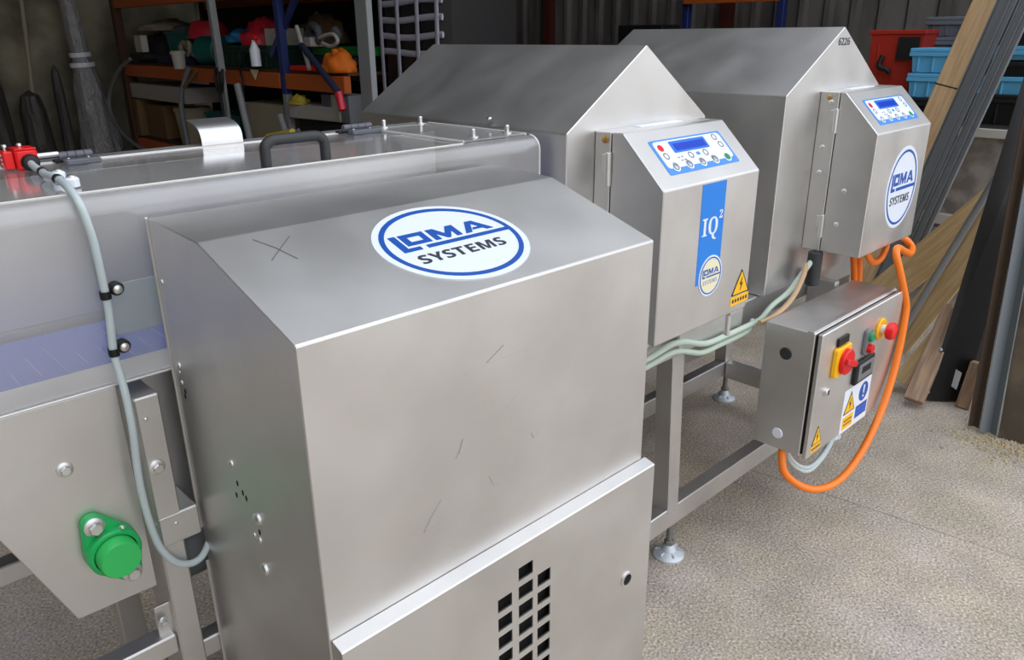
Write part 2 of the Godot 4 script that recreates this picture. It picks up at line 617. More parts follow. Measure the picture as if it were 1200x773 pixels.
# ------------------------------------------------------------------ decals
func logo(parent: Node3D, xf: Transform3D, a: float, b: float, full := true):
	# oval sticker: white disc, blue band, lettering (u right, v up)
	var d := part(parent, "decal", prism(ellipse(a, b, 56), 0.001, 0.0), "decal_white", xf)
	if not full:
		part(d, "cream_middle", prism(ellipse(a * 0.82, b * 0.82, 48), 0.0006, 0.0), "cream", xf * at(0, 0, 0.0007))
	var w := a * 0.062
	part(d, "blue_band", ring(a * 0.915, b * 0.915, w, 0.0006, 56), "blue", xf * at(0, 0, 0.0009))
	var k := a / 0.133
	var j := b / 0.108
	var h := 0.0305 * j
	var letters := []
	var y0 := 0.0095 * j
	var e := 0.0006
	# L drops below the line and turns under the O
	var L := pts([-0.1, 0.040, -0.0875, 0.040, -0.0875, 0.003, -0.066, 0.003, -0.066, -0.0055, -0.1, -0.0055])
	var o1 := pts([-0.083, 0.040, -0.037, 0.040, -0.037, 0.031, -0.083, 0.031])
	var o2 := pts([-0.083, 0.031, -0.071, 0.031, -0.071, 0.0175, -0.083, 0.0175])
	var o3 := pts([-0.048, 0.031, -0.037, 0.031, -0.037, 0.0175, -0.048, 0.0175])
	var o4 := pts([-0.083, 0.009, -0.037, 0.009, -0.037, 0.0175, -0.083, 0.0175])
	var m := pts([-0.030, 0.009, -0.030, 0.040, -0.016, 0.040, -0.0035, 0.022, 0.009, 0.040, 0.023, 0.040, 0.023, 0.009, 0.012, 0.009, 0.012, 0.0255, -0.0005, 0.009, -0.0065, 0.009, -0.019, 0.0255, -0.019, 0.009])
	var a1 := pts([0.030, 0.009, 0.050, 0.040, 0.064, 0.040, 0.088, 0.009, 0.074, 0.009, 0.057, 0.0315, 0.043, 0.009])
	var a2 := pts([0.0485, 0.0150, 0.0695, 0.0150, 0.0655, 0.0205, 0.0520, 0.0205])
	var bar := pts([-0.055, -0.0055, 0.110, -0.0055, 0.111, 0.003, -0.055, 0.003])
	for g in [L, o1, o2, o3, o4, m, a1, a2, bar]:
		var q := PackedVector2Array()
		for v in g:
			q.append(Vector2((v.x + 0.004) * k, v.y * j))
		letters.append([prism(q, e, 0.0), at(0, 0, 0.0009)])
	part(d, "blue_lettering", joined(letters), "blue", xf)
	var t := text("SYSTEMS", 0.0215 * j, "Droid Sans", 0.0006, full)
	var width := t.get_aabb().size.x
	var sx := 0.166 * k / width
	part(d, "dark_lettering", t, "ink" if full else "blue", xf * Transform3D(Basis.from_scale(Vector3(sx, 1, 1)), Vector3(-0.004 * k, -0.031 * j, 0.0009)))

func warning(parent: Node3D, xf: Transform3D, w: float, h: float, strip := true):
	# triangle with a bolt, over a yellow strip
	var y := h * 0.28 if strip else 0.0
	var d := part(parent, "warning_sticker", prism(pts([-w / 2, y, w / 2, y, 0, h]), 0.0008, 0.0, 0.004, 2), "black", xf)
	part(d, "yellow_triangle", prism(pts([-w * 0.42, y + h * 0.035, w * 0.42, y + h * 0.035, 0, h * 0.93]), 0.0008, 0.0, 0.003, 2), "yellow", xf * at(0, 0, 0.0006))
	var c := y + (h - y) * 0.08
	var u := (h - y) * 0.62
	part(d, "flash_symbol", prism(pts([w * 0.05, c + u, -w * 0.10, c + u * 0.5, 0.0, c + u * 0.55, -w * 0.04, c + u * 0.1, w * 0.10, c + u * 0.6, 0.0, c + u * 0.55]), 0.0006, 0.0), "black", xf * at(0, 0, 0.0013))
	if strip:
		part(d, "yellow_strip", prism(pts([-w / 2, 0, w / 2, 0, w / 2, y * 0.9, -w / 2, y * 0.9]), 0.0008, 0.0), "yellow", xf)
		var dash := []
		for i in 6:
			dash.append([prism(rect(w * 0.09, y * 0.34), 0.0005, 0.0), at(-w * 0.37 + i * w * 0.148, y * 0.45, 0.0006)])
		part(d, "small_print", joined(dash), "ink", xf)

# ------------------------------------------------------------------ drive hood
const HX0 := 0.400
const HX1 := 1.101
func along_x(poly_zy: PackedVector2Array, x0: float, x1: float, bevel := 0.0015, round_ := -1.0, k := 1) -> Array:
	# profile given as (z, y); extruded from x0 to x1
	var q := PackedVector2Array()
	for v in poly_zy:
		q.append(Vector2(-v.x, v.y))
	return [prism(q, x1 - x0, bevel, round_, k), Transform3D(Basis(Vector3(0, 0, -1), Vector3(0, 1, 0), Vector3(1, 0, 0)), Vector3((x0 + x1) / 2, 0, 0))]

func hood():
	var t := thing("drive_hood", "brushed steel sloped drive hood with a big oval sticker in the foreground", "machine cover", Vector3(0.75, 0.0, -0.98))
	var s := along_x(pts([-1.205, 0.06, -1.205, 1.397, -1.034, 1.3905, -0.787, 1.309, -0.787, 0.06]), HX0, HX1, 0.0016, 0.003, 2)
	part(t, "shell", s[0], "steel", s[1])
	# folded flange standing up along the back of the left side
	part(t, "back_flange", box(0.005, 0.55, 0.0025, 0.0008), "steel_bright", at(0.3985, 1.123, -1.2065))
	part(t, "back_flange", box(0.005, 0.72, 0.0025, 0.0008), "steel_bright", at(0.3985, 0.42, -1.2065))
	# access cover with punched vent holes, front face at z = -0.762
	var x0 := 0.404
	var x1 := 1.111
	var zf := -0.762
	var holes := []
	for r in 12:
		if r < 11:
			holes.append(Rect2(0.692, 0.757 - r * 0.0385, 0.032, 0.026))
			holes.append(Rect2(0.785, 0.757 - r * 0.0385, 0.032, 0.026))
		holes.append(Rect2(0.7395, 0.795 - r * 0.0385, 0.034, 0.026))
	part(t, "access_cover", punched(x0, x1, 0.1, 0.863, zf, holes), "steel")
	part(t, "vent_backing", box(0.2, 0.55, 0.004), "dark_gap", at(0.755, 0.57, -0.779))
	# quarter-turn lock, right of the vents
	var lx := facing(Vector3(1.039, 0.632, zf), Vector3(0, 0, 1))
	part(t, "lock_ring", ring(0.0165, 0.0165, 0.0045, 0.003, 28), "steel_bright", lx * at(0, 0, 0.0015))
	part(t, "lock_hole", prism(ellipse(0.0125, 0.0125, 28), 0.001, 0.0), "dark_gap", lx * at(0, 0, 0.0004))
	# latch on the right side
	part(t, "side_latch", box(0.008, 0.06, 0.02, 0.002), "steel_bright", at(1.109, 0.60, -0.80))
	# sticker on the slope
	var d := Vector3(0, 1.309 - 1.3905, -0.787 + 1.034).normalized()
	var up := -d
	var nrm := Vector3(1, 0, 0).cross(up)
	var o := Vector3(0, 1.3905, -1.034)
	var xf := Transform3D(Basis(Vector3(1, 0, 0), up, nrm), o + d * 0.128 + Vector3(0.749, 0, 0) + nrm * 0.0006)
	logo(t, xf, 0.134, 0.109)
	# pencilled cross and scuffs
	var sx := Transform3D(Basis(Vector3(1, 0, 0), up, nrm), o + nrm * 0.0002)
	part(t, "pencil_cross", joined([[ribbon([Vector2(0.472, -0.020), Vector2(0.49, -0.052), Vector2(0.503, -0.088)], 0.0016), Transform3D()], [ribbon([Vector2(0.523, -0.030), Vector2(0.495, -0.055), Vector2(0.469, -0.079)], 0.0016), Transform3D()]]), "pencil", sx)
	var fx := Transform3D(Basis(), Vector3(0, 0, -0.787))
	for a in [[[0.655, 1.19], [0.70, 1.197], [0.735, 1.215], [0.70, 1.197], [0.79, 1.195]], [[0.735, 1.11], [0.765, 1.125], [0.775, 1.13]], [[0.635, 1.062], [0.645, 1.075], [0.65, 1.09], [0.642, 1.068]], [[0.795, 1.045], [0.80, 1.033], [0.812, 1.04]], [[0.57, 0.965], [0.585, 0.985], [0.605, 1.005]], [[0.57, 0.965], [0.60, 0.972]], [[0.70, 1.005], [0.71, 0.985], [0.725, 0.98]]]:
		var line := []
		for v in a:
			line.append(Vector2(v[0], v[1]))
		part(t, "scratch", ribbon(line, 0.00035), "scratch_mark", fx)
	# fixings in the left side
	for v in [[1.165, -1.179, 0.006], [1.152, -1.183, 0.003], [1.135, -1.18, 0.004], [1.30, -1.19, 0.005], [1.05, -1.03, 0.007], [0.985, -0.962, 0.011], [0.945, -0.985, 0.005], [0.945, -0.968, 0.006], [0.895, -0.963, 0.011]]:
		screw(t, Vector3(HX0, v[1 - 1], v[1]), Vector3(-1, 0, 0), v[2])
	for v in [[1.122, -1.172], [1.112, -1.176], [1.02, -1.02], [1.01, -1.005], [1.005, -0.995], [0.995, -1.03], [0.96, -0.965]]:
		part(t, "drilled_hole", prism(ellipse(0.003, 0.005, 12), 0.0008, 0.0), "dark_gap", facing(Vector3(HX0, v[0], v[1]), Vector3(-1, 0, 0)))

func punched(x0: float, x1: float, y0: float, y1: float, zf: float, holes: Array) -> ArrayMesh:
	# folded cover: front sheet with square holes, sloping top lip, side returns
	var xs := [x0, x1]
	var ys := [y0, y1]
	for h in holes:
		xs.append_array([h.position.x, h.end.x])
		ys.append_array([h.position.y, h.end.y])
	xs.sort()
	ys.sort()
	var st := start()
	for i in xs.size() - 1:
		for j in ys.size() - 1:
			if xs[i + 1] - xs[i] < 1e-6 or ys[j + 1] - ys[j] < 1e-6:
				continue
			var c := Vector2((xs[i] + xs[i + 1]) / 2, (ys[j] + ys[j + 1]) / 2)
			var inside := false
			for h in holes:
				inside = inside or h.has_point(c)
			if not inside:
				quad(st, Vector3(xs[i], ys[j], zf), Vector3(xs[i + 1], ys[j], zf), Vector3(xs[i + 1], ys[j + 1], zf), Vector3(xs[i], ys[j + 1], zf), Vector3(0, 0, 1))
	for h in holes:
		var a := Vector3(h.position.x, h.position.y, zf)
		var b := Vector3(h.end.x, h.position.y, zf)
		var c := Vector3(h.end.x, h.end.y, zf)
		var d := Vector3(h.position.x, h.end.y, zf)
		var k := Vector3(0, 0, -0.003)
		quad(st, a, b, b + k, a + k, Vector3.UP)
		quad(st, c, d, d + k, c + k, Vector3.DOWN)
		quad(st, a, d, d + k, a + k, Vector3.RIGHT)
		quad(st, b, c, c + k, b + k, Vector3.LEFT)
	# chamfered fold, then the lip up to the hood
	var e := 0.002
	var zb := -0.786
	quad(st, Vector3(x0, y1, zf), Vector3(x1, y1, zf), Vector3(x1, y1 + e, zf - e), Vector3(x0, y1 + e, zf - e), Vector3(0, 1, 1))
	quad(st, Vector3(x0, y1 + e, zf - e), Vector3(x1, y1 + e, zf - e), Vector3(x1, y1 + 0.0075, zb), Vector3(x0, y1 + 0.0075, zb), Vector3(0, 1, 0))
	for x in [x0, x1]:
		var o := Vector3(-1 if x == x0 else 1, 0, 0)
		quad(st, Vector3(x, y0, zf), Vector3(x, y1, zf), Vector3(x, y1 + 0.0075, zb), Vector3(x, y0, zb), o)
		tri(st, Vector3(x, y1, zf), Vector3(x, y1 + e, zf - e), Vector3(x, y1 + 0.0075, zb), o)
	quad(st, Vector3(x0, y0, zf), Vector3(x1, y0, zf), Vector3(x1, y0, zb), Vector3(x0, y0, zb), Vector3.DOWN)
	return finish(st)

# ------------------------------------------------------------------ conveyor
func bar_x(t: Node3D, called: String, x0: float, x1: float, y0: float, y1: float, z0: float, z1: float, m = "steel", bevel := 0.002):
	return part(t, called, box(x1 - x0, y1 - y0, z1 - z0, bevel), m, at((x0 + x1) / 2, (y0 + y1) / 2, (z0 + z1) / 2))

func conveyor():
	var t := thing("conveyor", "steel belt conveyor with blue belt and green bearing left of the hood", "conveyor", Vector3(0.2, 0.0, -1.4))
	var prof := pts([-0.9, 1.146, -0.9, 1.07, 0.075, 1.07, 0.188, 0.772, 0.313, 0.769, 0.313, 1.146])
	part(t, "side_plate", prism(prof, 0.004, 0.0012, 0.002), "steel", at(0, 0, -1.217))
	part(t, "side_plate", prism(prof, 0.004, 0.0012, 0.002), "steel", at(0, 0, -1.60))
	bar_x(t, "side_rail", 0.366, 1.26, 0.86, 1.144, -1.275, -1.271, "steel")
	bar_x(t, "top_flange", -0.9, 1.26, 1.1455, 1.149, -1.31, -1.2145, "steel", 0.001)
	bar_x(t, "back_rail", -0.9, 1.26, 0.95, 1.20, -1.604, -1.60, "steel")
	bar_x(t, "back_guide", -0.9, 1.26, 1.15, 1.42, -1.598, -1.594, "steel")
	# belt with fine ribs
	var b = bar_x(t, "belt", -0.9, 1.28, 1.10, 1.139, -1.575, -1.315, "belt", 0.01)
	for i in 34:
		var x := -0.35 + i * 0.035
		var h := 0.05 + 0.12 * rng.randf()
		part(b, "belt_rib", box(0.0012, 0.0012, h, 0.0002), "belt_line", at(x, 1.1394, -1.34 - h / 2 - rng.randf() * 0.04))
	part(t, "backing_plate", box(0.155, 0.095, 0.003), "plate_teal", at(0.473, 1.188, -1.46))
	# drive bearing: oval flange, cap and bolts
	var c := Vector3(0.2555, 0.8815, -1.215)
	var u := Vector3(0.2385, 0.928, 0) - Vector3(0.2785, 0.818, 0)
	var v2 := Vector2(u.x, u.y).normalized()
	var hull := PackedVector2Array()
	var cloud := PackedVector2Array()
	for p in ellipse(0.041, 0.041, 40):
		cloud.append(p)
	for sgn in [1.0, -1.0]:
		for p in ellipse(0.0175, 0.0175, 24, v2.x * 0.0565 * sgn, v2.y * 0.0565 * sgn):
			cloud.append(p)
	hull = Geometry2D.convex_hull(cloud)
	hull.remove_at(hull.size() - 1)
	var br := part(t, "bearing_housing", prism(hull, 0.018, 0.003, 0.0), "green", at(c.x, c.y, c.z + 0.009))
	part(br, "bearing_boss", lathe(PackedVector2Array([Vector2(0.041, 0), Vector2(0.040, 0.012), Vector2(0.037, 0.015), Vector2(0.033, 0.015), Vector2(0.033, 0.0)]), 40), "green", axis_y(c + Vector3(0, 0, 0.017), Vector3(0, 0, 1)))
	part(br, "bearing_cap", lathe(PackedVector2Array([Vector2(0.031, 0), Vector2(0.031, 0.036), Vector2(0.029, 0.039), Vector2(0, 0.039)]), 40), "green_cap", axis_y(c + Vector3(0, 0, 0.018), Vector3(0, 0, 1)))
	bolt(br, "hex_bolt", c + Vector3(v2.x, v2.y, 0) * 0.0565 + Vector3(0, 0, 0.018), Vector3(0, 0, 1), 0.0105, 0.014)
	bolt(br, "hex_bolt", c - Vector3(v2.x, v2.y, 0) * 0.0565 + Vector3(0, 0, 0.018), Vector3(0, 0, 1), 0.0105, 0.014)
	part(br, "grease_nipple", lathe(PackedVector2Array([Vector2(0.004, 0), Vector2(0.004, 0.006), Vector2(0.0025, 0.009), Vector2(0.003, 0.012), Vector2(0, 0.013)]), 12), "steel_bright", axis_y(c + Vector3(0.014, 0.037, 0.025), Vector3(0.25, 0.5, 0.8)))
	bolt(t, "hex_bolt", Vector3(0.219, 1.037, -1.215), Vector3(0, 0, 1), 0.008, 0.01)
	# bracket box bolted over the head of the leg
	bar_x(t, "leg_bracket", 0.325, 0.364, 0.905, 1.127, -1.40, -1.186, "steel", 0.0025)
	bar_x(t, "leg_bracket", 0.3255, 0.392, 0.853, 0.909, -1.38, -1.185, "steel", 0.0025)
	bolt(t, "hex_bolt", Vector3(0.3405, 1.003, -1.186), Vector3(0, 0, 1), 0.0085, 0.011)
	for p in [[0.338, 1.09], [0.343, 1.01], [0.353, 0.89]]:
		screw(t, Vector3(p[0], p[1], -1.1855), Vector3(0, 0, 1), 0.0035)
	bar_x(t, "leg", 0.323, 0.363, 0.03, 0.9, -1.29, -1.190, "steel", 0.003)
	bar_x(t, "leg", 0.325, 0.375, 0.03, 1.0, -1.655, -1.61, "steel", 0.003)
	for z in [-1.211, -1.632]:
		part(t, "levelling_foot", lathe(PackedVector2Array([Vector2(0.03, 0), Vector2(0.03, 0.008), Vector2(0.012, 0.02), Vector2(0.008, 0.03), Vector2(0, 0.03)]), 20), "zinc", at(0.345, 0.0, z))
	bar_x(t, "lower_rail", -0.9, 0.322, 0.63, 0.67, -1.236, -1.196, "steel", 0.003)
	bar_x(t, "lower_rail", 0.364, 1.2, 0.575, 0.615, -1.246, -1.21, "steel", 0.003)
	bar_x(t, "lower_rail", -0.9, 0.324, 0.605, 0.65, -1.70, -1.655, "steel", 0.003)
	bolt(t, "hex_bolt", Vector3(0.306, 0.705, -1.20), Vector3(0, 0, 1), 0.006, 0.012)
	bar_x(t, "gusset", 0.298, 0.324, 0.66, 0.73, -1.216, -1.21, "steel", 0.001)
	# drive motor hanging behind the hood
	part(t, "drive_motor", lathe(PackedVector2Array([Vector2(0, -0.12), Vector2(0.06, -0.12), Vector2(0.07, -0.105), Vector2(0.07, 0.1), Vector2(0.05, 0.12), Vector2(0, 0.12)]), 32), "mid_grey", axis_y(Vector3(0.50, 0.75, -1.34), Vector3(1, 0, 0)))

# ------------------------------------------------------------------ clear cover
func cover():
	var t := thing("conveyor_cover", "long clear plastic guard with rounded front edge hinged over the blue belt", "safety guard", Vector3(0.2, 1.15, -1.42))
	var Y := 1.438
	var Z := -1.222
	var R := 0.03
	var k := 0.005
	# front sheet with the rounded bend (profile in z, y)
	var o := [Vector2(Z, 1.150)]
	var inn := [Vector2(Z - k, 1.150)]
	for i in 9:
		var a := PI / 2 * i / 8.0
		o.append(Vector2(Z - R + R * cos(a), Y - R + R * sin(a)))
		inn.append(Vector2(Z - R + (R - k) * cos(a), Y - R + (R - k) * sin(a)))
	inn.reverse()
	var prof := PackedVector2Array(o + inn)
	var s := along_x(prof, -0.9, 1.262, 0.0)
	part(t, "front_sheet", s[0], "clear_plastic", s[1])
	# polished right end of the bent sheet
	var rim := []
	for v in o:
		rim.append(Vector3(1.2625, v.y, v.x - 0.0025))
	part(t, "sheet_edge", tube(rim, 0.0022, 6, 0), "clear_edge")
	# hinged lid
	bar_x(t, "lid", -0.9, 1.065, Y - 0.004, Y, -1.60, Z - R - 0.003, "clear_plastic", 0.0008)
	bar_x(t, "lid_front_edge", -0.9, 1.065, Y - 0.003, Y + 0.0012, Z - R - 0.003, Z - R - 0.0005, "clear_edge", 0.0004)
	bar_x(t, "lid_back_edge", -0.9, 1.065, Y - 0.004, Y + 0.001, -1.6035, -1.6005, "clear_edge", 0.0004)
	bar_x(t, "back_strip", -0.9, 1.255, Y - 0.006, Y + 0.0015, -1.66, -1.612, "steel", 0.001)
	bar_x(t, "end_panel", 1.072, 1.252, Y + 0.0005, Y + 0.0045, -1.608, Z - R - 0.006, "clear_plastic", 0.0008)
	bar_x(t, "panel_edge", 1.0695, 1.0725, Y, Y + 0.005, -1.608, Z - R - 0.006, "clear_edge", 0.0004)
	bar_x(t, "panel_edge", 1.2515, 1.2545, Y, Y + 0.005, -1.608, Z - R - 0.006, "clear_edge", 0.0004)
	for p in [[1.105, -1.592], [1.215, -1.592], [1.125, -1.29], [1.225, -1.29]]:
		part(t, "panel_screw", lathe(PackedVector2Array([Vector2(0.011, 0), Vector2(0.011, 0.003), Vector2(0.005, 0.004), Vector2(0.0055, 0.016), Vector2(0.004, 0.018), Vector2(0, 0.018)]), 14), "steel_bright", at(p[0], Y + 0.0045, p[1]))
	# bow handle
	var hz := -1.272
	part(t, "handle", tube([Vector3(0.634, Y, hz), Vector3(0.634, Y + 0.024, hz), Vector3(0.6355, Y + 0.035, hz), Vector3(0.646, Y + 0.043, hz), Vector3(0.66, Y + 0.0445, hz), Vector3(0.69, Y + 0.0445, hz), Vector3(0.724, Y + 0.0445, hz), Vector3(0.739, Y + 0.043, hz), Vector3(0.7495, Y + 0.035, hz), Vector3(0.751, Y + 0.024, hz), Vector3(0.751, Y, hz)], 0.0095, 14, 5), "rubber")
	# bent steel stop tab at the back edge
	var tab := PackedVector2Array()
	var to := [Vector2(-1.612, Y + 0.002), Vector2(-1.613, Y + 0.018), Vector2(-1.620, Y + 0.032), Vector2(-1.640, Y + 0.043), Vector2(-1.675, Y + 0.050)]
	var crv := []
	for i in to.size() - 1:
		for j in 4:
			crv.append(to[i].cubic_interpolate(to[i + 1], to[maxi(i - 1, 0)], to[mini(i + 2, to.size() - 1)], j / 4.0))
	crv.append(to[-1])
	for v in crv:
		tab.append(v)
	for i in crv.size():
		var v: Vector2 = crv[crv.size() - 1 - i]
		tab.append(v + Vector2(-0.002, -0.0025))
	s = along_x(tab, 0.668, 0.757, 0.0)
	part(t, "stop_tab", s[0], "steel_bright", s[1])
	# two hinges on the back edge
	for v in [[0.421, 0.058], [1.025, 0.078]]:
		var x: float = v[0]
		var w: float = v[1]
		var h := part(t, "hinge", box(w, 0.010, 0.024, 0.002), "grey_plastic", at(x + 0.003, Y + 0.005, -1.558))
		part(h, "hinge_leaf", box(w, 0.006, 0.02, 0.002), "rubber", at(x - 0.004, Y + 0.003, -1.602))
		for i in 4:
			part(h, "hinge_knuckle", rod(0.0075, w * 0.24, 16), "grey_plastic", axis_y(Vector3(x + (i - 1.5) * w * 0.245, Y + 0.0135, -1.585), Vector3(1, 0, 0)))
		for e in [-0.32, 0.25]:
			part(h, "hinge_screw", screw_mesh(0.003), "steel_bright", at(x + e * w, Y + 0.0105, -1.562))
	# red interlock switch on the hinge pin
	var w := thing("safety_switch", "bright red interlock switch on the left end of the clear guard", "switch", Vector3(0.3, Y, -1.56))
	part(w, "switch_body", box(0.034, 0.034, 0.044, 0.003), "bright_red", at(0.335, Y + 0.017, -1.565))
	part(w, "switch_arm", box(0.016, 0.03, 0.036, 0.002), "bright_red", at(0.3095, Y + 0.0175, -1.57))
	part(w, "switch_lid", box(0.033, 0.003, 0.042, 0.001), "red", at(0.335, Y + 0.0355, -1.565))
	for p in [[0.310, -1.572], [0.333, -1.574]]:
		part(w, "fixing_screw", lathe(PackedVector2Array([Vector2(0.0025, -0.006), Vector2(0.0025, 0.0), Vector2(0.0045, 0.001), Vector2(0.004, 0.005), Vector2(0, 0.006)]), 12), "steel_bright", at(p[0], Y + 0.038, p[1]))
	part(w, "hinge_pin", rod(0.005, 0.042, 14), "steel_bright", axis_y(Vector3(0.372, Y + 0.018, -1.582), Vector3(1, 0, 0)))
	for i in 3:
		part(w, "white_mark", box(0.0008, 0.004, 0.006, 0.0001), "white", at(0.3012, Y + 0.012 + i * 0.007, -1.568))
	part(w, "cable_gland", lathe(PackedVector2Array([Vector2(0.0145, 0), Vector2(0.0145, 0.005), Vector2(0.012, 0.010), Vector2(0.007, 0.012), Vector2(0, 0.012)]), 20), "black", axis_y(Vector3(0.338, Y + 0.013, -1.545), Vector3(0.05, 0, 1)))

# ------------------------------------------------------------------ detector heads and control boxes
func keypad(t: Node3D, o: Vector3, up: Vector3, nrm: Vector3, x0: float, x1: float, s0: float, s1: float, lcd_wide: bool):
	var w := x1 - x0
	var h := s1 - s0
	var xf := Transform3D(Basis(Vector3(1, 0, 0), up, nrm), o - up * ((s0 + s1) / 2) + Vector3((x0 + x1) / 2, 0, 0) + nrm * 0.0005)
	var k := part(t, "keypad", prism(rect(w, h), 0.001, 0.0, 0.006, 3), "key_blue", xf)
	# white field with scallops round the lower keys
	part(k, "white_field", prism(rect(w * 0.94, h * 0.78), 0.0006, 0.0, 0.012, 4), "decal_white", xf * at(0, h * 0.06, 0.0007))
	var low := [-0.37, -0.185, 0.0, 0.185, 0.37]
	for x in low:
		part(k, "white_scallop", prism(ellipse(h * 0.135, h * 0.135, 24), 0.0006, 0.0), "decal_white", xf * at(x * w, -h * 0.30, 0.0007))
	var rim := part(k, "screen_rim", prism(rect(w * 0.50, h * 0.34), 0.0008, 0.0, 0.003, 2), "screen_rim", xf * at(-w * 0.02, h * 0.235, 0.0012))
	part(k, "screen", prism(rect(w * 0.43, h * 0.2), 0.0006, 0.0), "screen_blue", xf * at(-w * 0.015, h * 0.225, 0.0018))
	var keys := [[-0.405, 0.26, "red"], [-0.40, 0.02, ""], [0.375, 0.33, ""], [0.40, 0.09, ""], [-0.09, -0.06, ""], [0.12, -0.06, ""]]
	for i in 5:
		keys.append([low[i], -0.30, "green_button" if i == 4 else ""])
	for q in keys:
		var p := xf * at(q[0] * w, q[1] * h, 0.001)
		if q[2] != "":
			part(k, "button", prism(ellipse(h * 0.1, h * 0.1, 20), 0.0012, 0.0), q[2], p)
		else:
			part(k, "button", ring(h * 0.098, h * 0.098, h * 0.03, 0.0012, 20), "mid_grey", p)
	for v in [[-0.24, -0.07], [-0.22, -0.16]]:
		part(k, "small_print", joined([[prism(rect(w * 0.03, h * 0.03), 0.0005, 0.0), at(-w * 0.02, 0, 0)], [prism(rect(w * 0.03, h * 0.03), 0.0005, 0.0), at(w * 0.025, h * 0.01, 0)]]), "mid_grey", xf * at(v[0] * w, v[1] * h, 0.001))
	part(k, "blue_symbol", prism(rect(w * 0.05, h * 0.09), 0.0006, 0.0, 0.002, 2), "key_blue", xf * at(w * 0.015, -h * 0.05, 0.0012))

func control_box(called: String, label: String, x0: float, x1: float, yt: float, yf: float, yb: float, zh: float, zs: float) -> Node3D:
	var t := thing(called, label, "control box", Vector3((x0 + x1) / 2, yb, -1.12), "keypad control boxes on the detector heads")
	var ZF := -0.971
	var s := along_x(pts([-1.167, yb, -1.167, yt, zh - 0.0015, yt, zh - 0.0015, yb]), x0, x1, 0.0015)
	part(t, "back_box", s[0], "steel", s[1])
	s = along_x(pts([zh + 0.0015, yb, zh + 0.0015, yt, zs, yt, ZF, yf, ZF, yb]), x0, x1, 0.002, 0.003, 2)
	part(t, "door", s[0], "steel", s[1])
	# two knuckle hinges on the left joint
	for f in [0.17, 0.83]:
		var y: float = lerp(yt, yb, f)
		var h := part(t, "hinge", rod(0.008, 0.075, 14), "steel_bright", at(x0 - 0.009, y, zh))
		part(h, "hinge_leaf", box(0.004, 0.04, 0.022, 0.0008), "steel_bright", at(x0 - 0.003, y + 0.012, zh - 0.01))
	part(t, "top_plate", box((x1 - x0) * 0.42, 0.002, 0.026, 0.0006), "decal_white", at(lerp(x0, x1, 0.52), yt + 0.001, -1.145))
	screw(t, Vector3(x0, yt - 0.016, -1.137), Vector3(-1, 0, 0), 0.009, "brass")
	return t

func head_shell(t: Node3D, x0: float, xp: float, x1: float, ye: float, yp: float, yb: float, zf: float, zb: float):
	part(t, "housing", prism(pts([x0, yb, x1, yb, x1, ye, xp, yp, x0, ye]), zf - zb, 0.002, 0.004, 2), "steel", at(0, 0, (zf + zb) / 2))

func detectors():
	var t := thing("metal_detector", "gabled brushed steel detector head in the middle, nearest of the two", "metal detector", Vector3(1.56, 0.85, -1.56), "gabled metal detector heads")
	head_shell(t, 1.290, 1.564, 1.832, 1.4443, 1.623, 0.842, -1.168, -1.965)
	screw(t, Vector3(1.29, 1.46, -1.42), Vector3(-0.5, 0.86, 0), 0.007)
	var t2 := thing("metal_detector", "taller gabled detector head at the back, farther of the two, number inked at its peak", "metal detector", Vector3(2.6, 0.85, -1.58), "gabled metal detector heads")
	head_shell(t2, 2.262, 2.596, 2.93, 1.469, 1.662, 0.838, -1.168, -2.01)
	part(t2, "inked_number", text("6226", 0.022, "Droid Sans", 0.0008, true), "ink", Transform3D(Basis.from_scale(Vector3(1.25, 1, 1)), Vector3(2.60, 1.617, -1.1678)))
	# box with the stripe
	var b := control_box("control_box", "steel keypad control box with blue stripe and warning triangle on its door", 1.3845, 1.783, 1.443, 1.3306, 0.9715, -1.12, -1.0866)
	var d := Vector3(0, 1.3306 - 1.443, -0.971 + 1.0866).normalized()
	keypad(b, Vector3(0, 1.443, -1.0866), -d, Vector3(1, 0, 0).cross(-d), 1.442, 1.728, 0.031, 0.127, true)
	var st := part(b, "blue_stripe", prism(rect(0.1, 0.242), 0.0008, 0.0), "stripe_blue", at(1.585, 1.204, -0.9706))
	part(st, "white_lettering", text("IQ", 0.042, "Droid Serif", 0.0006, true), "white", at(1.578, 1.222, -0.9699))
	part(st, "white_lettering", text("2", 0.02, "Droid Serif", 0.0006, true), "white", at(1.622, 1.246, -0.9699))
	logo(b, at(1.596, 1.098, -0.9699), 0.05, 0.051, false)
	warning(b, at(1.747, 0.99, -0.9706), 0.086, 0.094)
	part(b, "door_latch", rod(0.008, 0.075, 14), "steel_bright", at(1.752, 0.93, -1.0))
	part(b, "latch_block", box(0.03, 0.02, 0.03, 0.002), "steel_bright", at(1.752, 0.962, -1.0))
	# box with the oval
	var c := control_box("control_box", "steel keypad control box with a large white oval sticker above the orange cable", 2.482, 2.917, 1.471, 1.353, 0.963, -1.105, -1.0866)
	d = Vector3(0, 1.353 - 1.471, -0.971 + 1.0866).normalized()
	keypad(c, Vector3(0, 1.471, -1.0866), -d, Vector3(1, 0, 0).cross(-d), 2.542, 2.853, 0.036, 0.136, false)
	logo(c, at(2.745, 1.157, -0.9706), 0.127, 0.137)
	for p in [[1.30, -1.14], [1.22, -1.14], [1.06, -1.06], [1.17, -1.05], [1.44, -1.13]]:
		screw(c, Vector3(2.482, p[0], p[1]), Vector3(-1, 0, 0), 0.008)
	part(c, "hose_stub", rod(0.024, 0.115, 20), "rubber", at(2.475, 0.903, -1.112))

